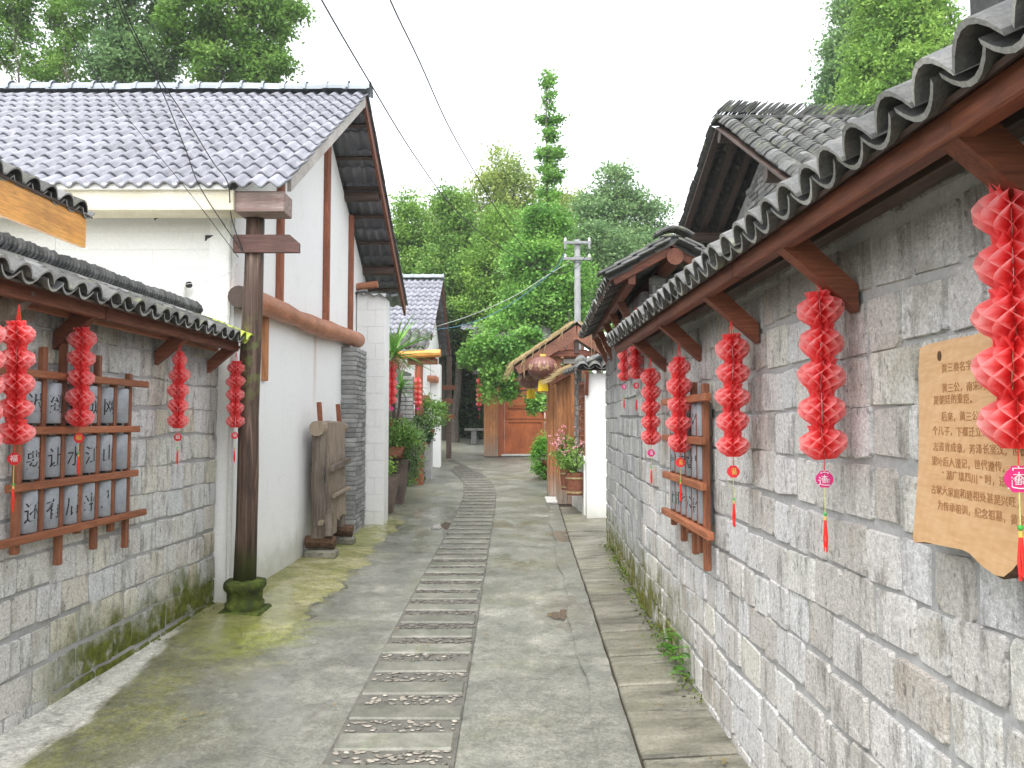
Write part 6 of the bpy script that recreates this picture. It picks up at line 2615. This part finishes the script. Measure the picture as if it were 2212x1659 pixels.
# columnar ginkgo in the middle
Y = 23.5
bl = []
for (py, wd, hh, cn) in ((170, 13, 18, 6), (222, 7, 26, 4), (258, 27, 9, 9), (290, 17, 16, 7), (332, 30, 10, 12), (372, 25, 24, 15), (420, 20, 18, 10)):
    bl.append(vb(1187 + (3 if wd > 20 else 0), py, Y, wd, hh, cn))
T = tree('ginkgo_tree', 'slender ginkgo with tiered top spire rising highest in the middle', gb(1186, Y), at(1187, 160, Y).z - gz(Y), bl, M['leaf_ginkgo'], .12, 55, 101, .11, sig=.13, aspect=.8)
bl = [vb(1180, 480, Y, 45, 45, 34), vb(1165, 560, Y, 75, 60, 80), vb(1205, 610, Y, 70, 60, 70), vb(1150, 660, Y, 80, 60, 80), vb(1215, 690, Y, 60, 40, 40), vb(1090, 720, Y - .5, 50, 40, 34)]
tree('ginkgo_tree', 'broad leafy ginkgo behind the utility pole, below the slender spire', gb(1170, Y), 5.5, bl, M['leaf_ginkgo'], .125, 95, 102, .14, sig=.26, aspect=.8)
# pale feathery trees behind
Y = 33
tree('pale_tree', 'tall pale yellow-green tree just left of the ginkgo spire', gb(1090, Y), 10.5, [vb(1088, 360, Y, 34, 50, 22), vb(1060, 430, Y, 55, 50, 44), vb(1115, 430, Y, 50, 60, 46), vb(1090, 520, Y, 75, 60, 76), vb(1040, 540, Y, 60, 60, 50)], M['leaf_yellow'], .20, 62, 103, .2, sig=.36)
Y = 31
tree('pale_tree', 'airy tree right of the ginkgo spire with thin drooping outer branches', gb(1330, Y), 10, [vb(1325, 400, Y, 32, 50, 26), vb(1300, 460, Y, 52, 50, 46), vb(1365, 450, Y, 42, 40, 26), vb(1340, 530, Y, 70, 60, 70), vb(1410, 455, Y, 30, 12, 9), vb(1400, 500, Y, 42, 30, 22)], M['leaf_blue'], .19, 62, 104, .18, sig=.33)
Y = 29
tree('green_tree', 'bright green tree at the left edge of the grove, above the second roof', gb(890, Y), 7.5, [vb(872, 440, Y, 24, 30, 8), vb(900, 490, Y, 46, 55, 46), vb(870, 540, Y, 45, 60, 46), vb(920, 570, Y, 48, 50, 48), vb(880, 620, Y, 55, 50, 44)], M['leaf_bright'], .17, 62, 105, .15, sig=.30)
Y = 27.5
tree('green_tree', 'dense mid-green tree left of centre in the grove', gb(985, Y), 7.5, [vb(975, 440, Y, 34, 40, 26), vb(985, 520, Y, 52, 60, 60), vb(960, 590, Y, 60, 60, 64), vb(1020, 620, Y, 60, 60, 64), vb(975, 690, Y, 60, 60, 60)], M['leaf'], .17, 72, 106, .16, sig=.28)
Y = 26
tree('green_tree', 'bright feathery tree in the centre of the grove', gb(1065, Y), 7, [vb(1080, 500, Y, 42, 50, 40), vb(1050, 580, Y, 60, 60, 70), vb(1085, 650, Y, 60, 50, 60), vb(1030, 680, Y, 50, 50, 44)], M['leaf_bright'], .15, 76, 107, .14, sig=.26)
Y = 28
tree('dark_tree', 'blue-green tree behind the utility pole on its right', gb(1300, Y), 8, [vb(1290, 540, Y, 60, 60, 70), vb(1270, 620, Y, 55, 60, 56), vb(1330, 600, Y, 60, 60, 60), vb(1390, 560, Y, 50, 50, 40)], M['leaf_blue'], .16, 76, 108, .15, sig=.28)
Y = 36
tree('green_tree', 'tree crown filling the gap behind the ginkgo trunk', gb(1200, Y), 9, [vb(1230, 480, Y, 70, 60, 66), vb(1160, 520, Y, 70, 60, 60), vb(1260, 560, Y, 70, 60, 50), vb(1000, 500, Y, 60, 70, 50), vb(930, 540, Y, 60, 60, 44)], M['leaf_yellow'], .22, 66, 109, .2, sig=.4)
# vine over the gatehouse
Y = 20.6
VN = tree('ginkgo_vine', 'bright green branches hanging over the gatehouse door', gb(1215, Y), 4.2, [vb(1060, 755, Y, 55, 35, 40), vb(1030, 775, Y, 34, 18, 16), vb(1080, 800, Y, 40, 40, 40), vb(1118, 770, Y, 36, 40, 34), vb(1095, 845, Y, 22, 26, 12), vb(1055, 850, Y, 14, 20, 6), vb(1150, 800, Y, 30, 34, 20), vb(1160, 868, Y, 18, 24, 12), vb(1130, 735, Y, 40, 30, 26)], M['leaf_ginkgo'], .12, 48, 110, .07, sig=.13, aspect=.85)
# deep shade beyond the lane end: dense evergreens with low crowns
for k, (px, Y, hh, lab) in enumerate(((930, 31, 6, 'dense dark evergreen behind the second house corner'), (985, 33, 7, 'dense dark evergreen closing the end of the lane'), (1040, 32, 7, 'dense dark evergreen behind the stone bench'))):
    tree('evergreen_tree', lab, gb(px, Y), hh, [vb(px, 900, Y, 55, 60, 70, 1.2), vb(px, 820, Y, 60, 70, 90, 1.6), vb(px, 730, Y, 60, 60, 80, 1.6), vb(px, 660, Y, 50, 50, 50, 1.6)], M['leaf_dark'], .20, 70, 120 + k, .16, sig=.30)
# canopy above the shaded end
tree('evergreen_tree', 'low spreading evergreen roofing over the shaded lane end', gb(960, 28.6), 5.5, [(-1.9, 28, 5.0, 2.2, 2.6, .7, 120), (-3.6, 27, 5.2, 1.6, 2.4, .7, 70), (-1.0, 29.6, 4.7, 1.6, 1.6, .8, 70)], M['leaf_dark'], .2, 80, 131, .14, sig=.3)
# trees behind the white house
Y = 22
tree('broadleaf_tree', 'large airy broadleaf tree behind the white house roof, right one of the group', gb(470, Y), 12, [vb(470, 20, Y, 110, 60, 51), vb(560, 60, Y, 60, 60, 32), vb(565, 140, Y, 55, 45, 31), vb(470, 150, Y, 70, 45, 32), vb(400, 70, Y, 70, 60, 29), vb(640, 28, Y, 14, 12, 4), vb(500, -70, Y, 130, 70, 49), vb(600, 5, Y, 30, 24, 8)], M['leaf'], .17, 95, 141, .22, sig=.24)
tree('broadleaf_tree', 'dark-crowned broadleaf tree low behind the middle of the white house roof', gb(290, Y), 11, [vb(250, 120, Y, 60, 55, 32), vb(290, 165, Y, 80, 30, 29), vb(330, 110, Y, 50, 50, 22), vb(290, 20, Y, 80, 50, 28), vb(270, -60, Y, 100, 60, 32)], M['leaf_blue'], .17, 95, 142, .18, sig=.24)
tree('broadleaf_tree', 'sparse thin-trunked tree second from the left behind the white house', gb(110, Y - 1), 11, [vb(120, 90, Y, 50, 50, 18), vb(150, 40, Y, 50, 40, 17), vb(90, 140, Y, 40, 36, 10), vb(140, 150, Y, 40, 24, 9), vb(120, -40, Y, 80, 50, 24)], M['leaf'], .15, 80, 143, .10, sig=.22)
tree('broadleaf_tree', 'sparse thin-trunked tree leftmost behind the white house', gb(20, Y - 1), 11, [vb(30, 60, Y, 36, 50, 18), vb(15, 130, Y, 36, 36, 10), vb(40, 0, Y, 60, 40, 18), vb(-60, 60, Y, 60, 80, 24), vb(20, -70, Y, 80, 40, 18)], M['leaf'], .15, 80, 144, .10, sig=.22)
# conifers over the right wall
Y = 21
tree('dawn_redwood', 'broad bright dawn redwood behind the right wall, nearer of the two', gb(1955, Y), 13, [vb(1955, -80, Y, 60, 60, 50), vb(1950, -10, Y, 90, 50, 70), vb(1950, 50, Y, 105, 50, 84), vb(1940, 110, Y, 115, 50, 90), vb(1945, 170, Y, 125, 50, 96), vb(1930, 230, Y, 130, 50, 84), vb(2000, 260, Y, 120, 60, 60)], M['leaf_bright'], .16, 62, 151, .2, sig=.24, droop=.5)
tree('dawn_redwood', 'darker narrower dawn redwood at the left, behind the nearer one', gb(1850, Y + 3), 13, [vb(1865, -60, Y + 3, 40, 60, 30), vb(1860, 20, Y + 3, 55, 50, 44), vb(1850, 90, Y + 3, 64, 50, 50), vb(1838, 150, Y + 3, 66, 50, 54), vb(1830, 210, Y + 3, 66, 50, 54), vb(1830, 260, Y + 3, 70, 40, 40)], M['leaf_blue'], .17, 62, 152, .18, sig=.26, droop=.5)
# far wood closing the horizon
rr = random.Random(5)
C = []
for k in range(700):
    x = rr.uniform(-45, 45)
    yy = rr.uniform(46, 56)
    C.append((x, yy, gz(45) + rr.uniform(0, 1) ** .8 * (9.0 + 1.5 * math.sin(x * .4) + math.sin(x * 1.3))))
leaves('far_wood', C, np.array([.9, .9, .7]), 60, .55, M['leaf'], None, seed=77, kind='stuff')

# ------------------------------------------------------------------ damp air
hz = NT('haze_air')
hz.t.nodes.remove(hz.b)
vs_ = hz.n('VolumePrincipled')
vs_.inputs['Color'].default_value = (.95, .97, 1.0, 1)
vs_.inputs['Density'].default_value = .0009
hz.link(vs_.outputs[0], hz.out.inputs['Volume'])
m = MB()
m.box((0, 30, 10), (124, 84, 24), .0001)
o = m.build('haze', hz.m)
o['kind'] = 'stuff'
print('objects', len(sc.objects), 'tris', sum(len(o.data.polygons) * 2 for o in sc.objects if o.type == 'MESH'), 'unique', sum(len(m.polygons) * 2 for m in bpy.data.meshes))
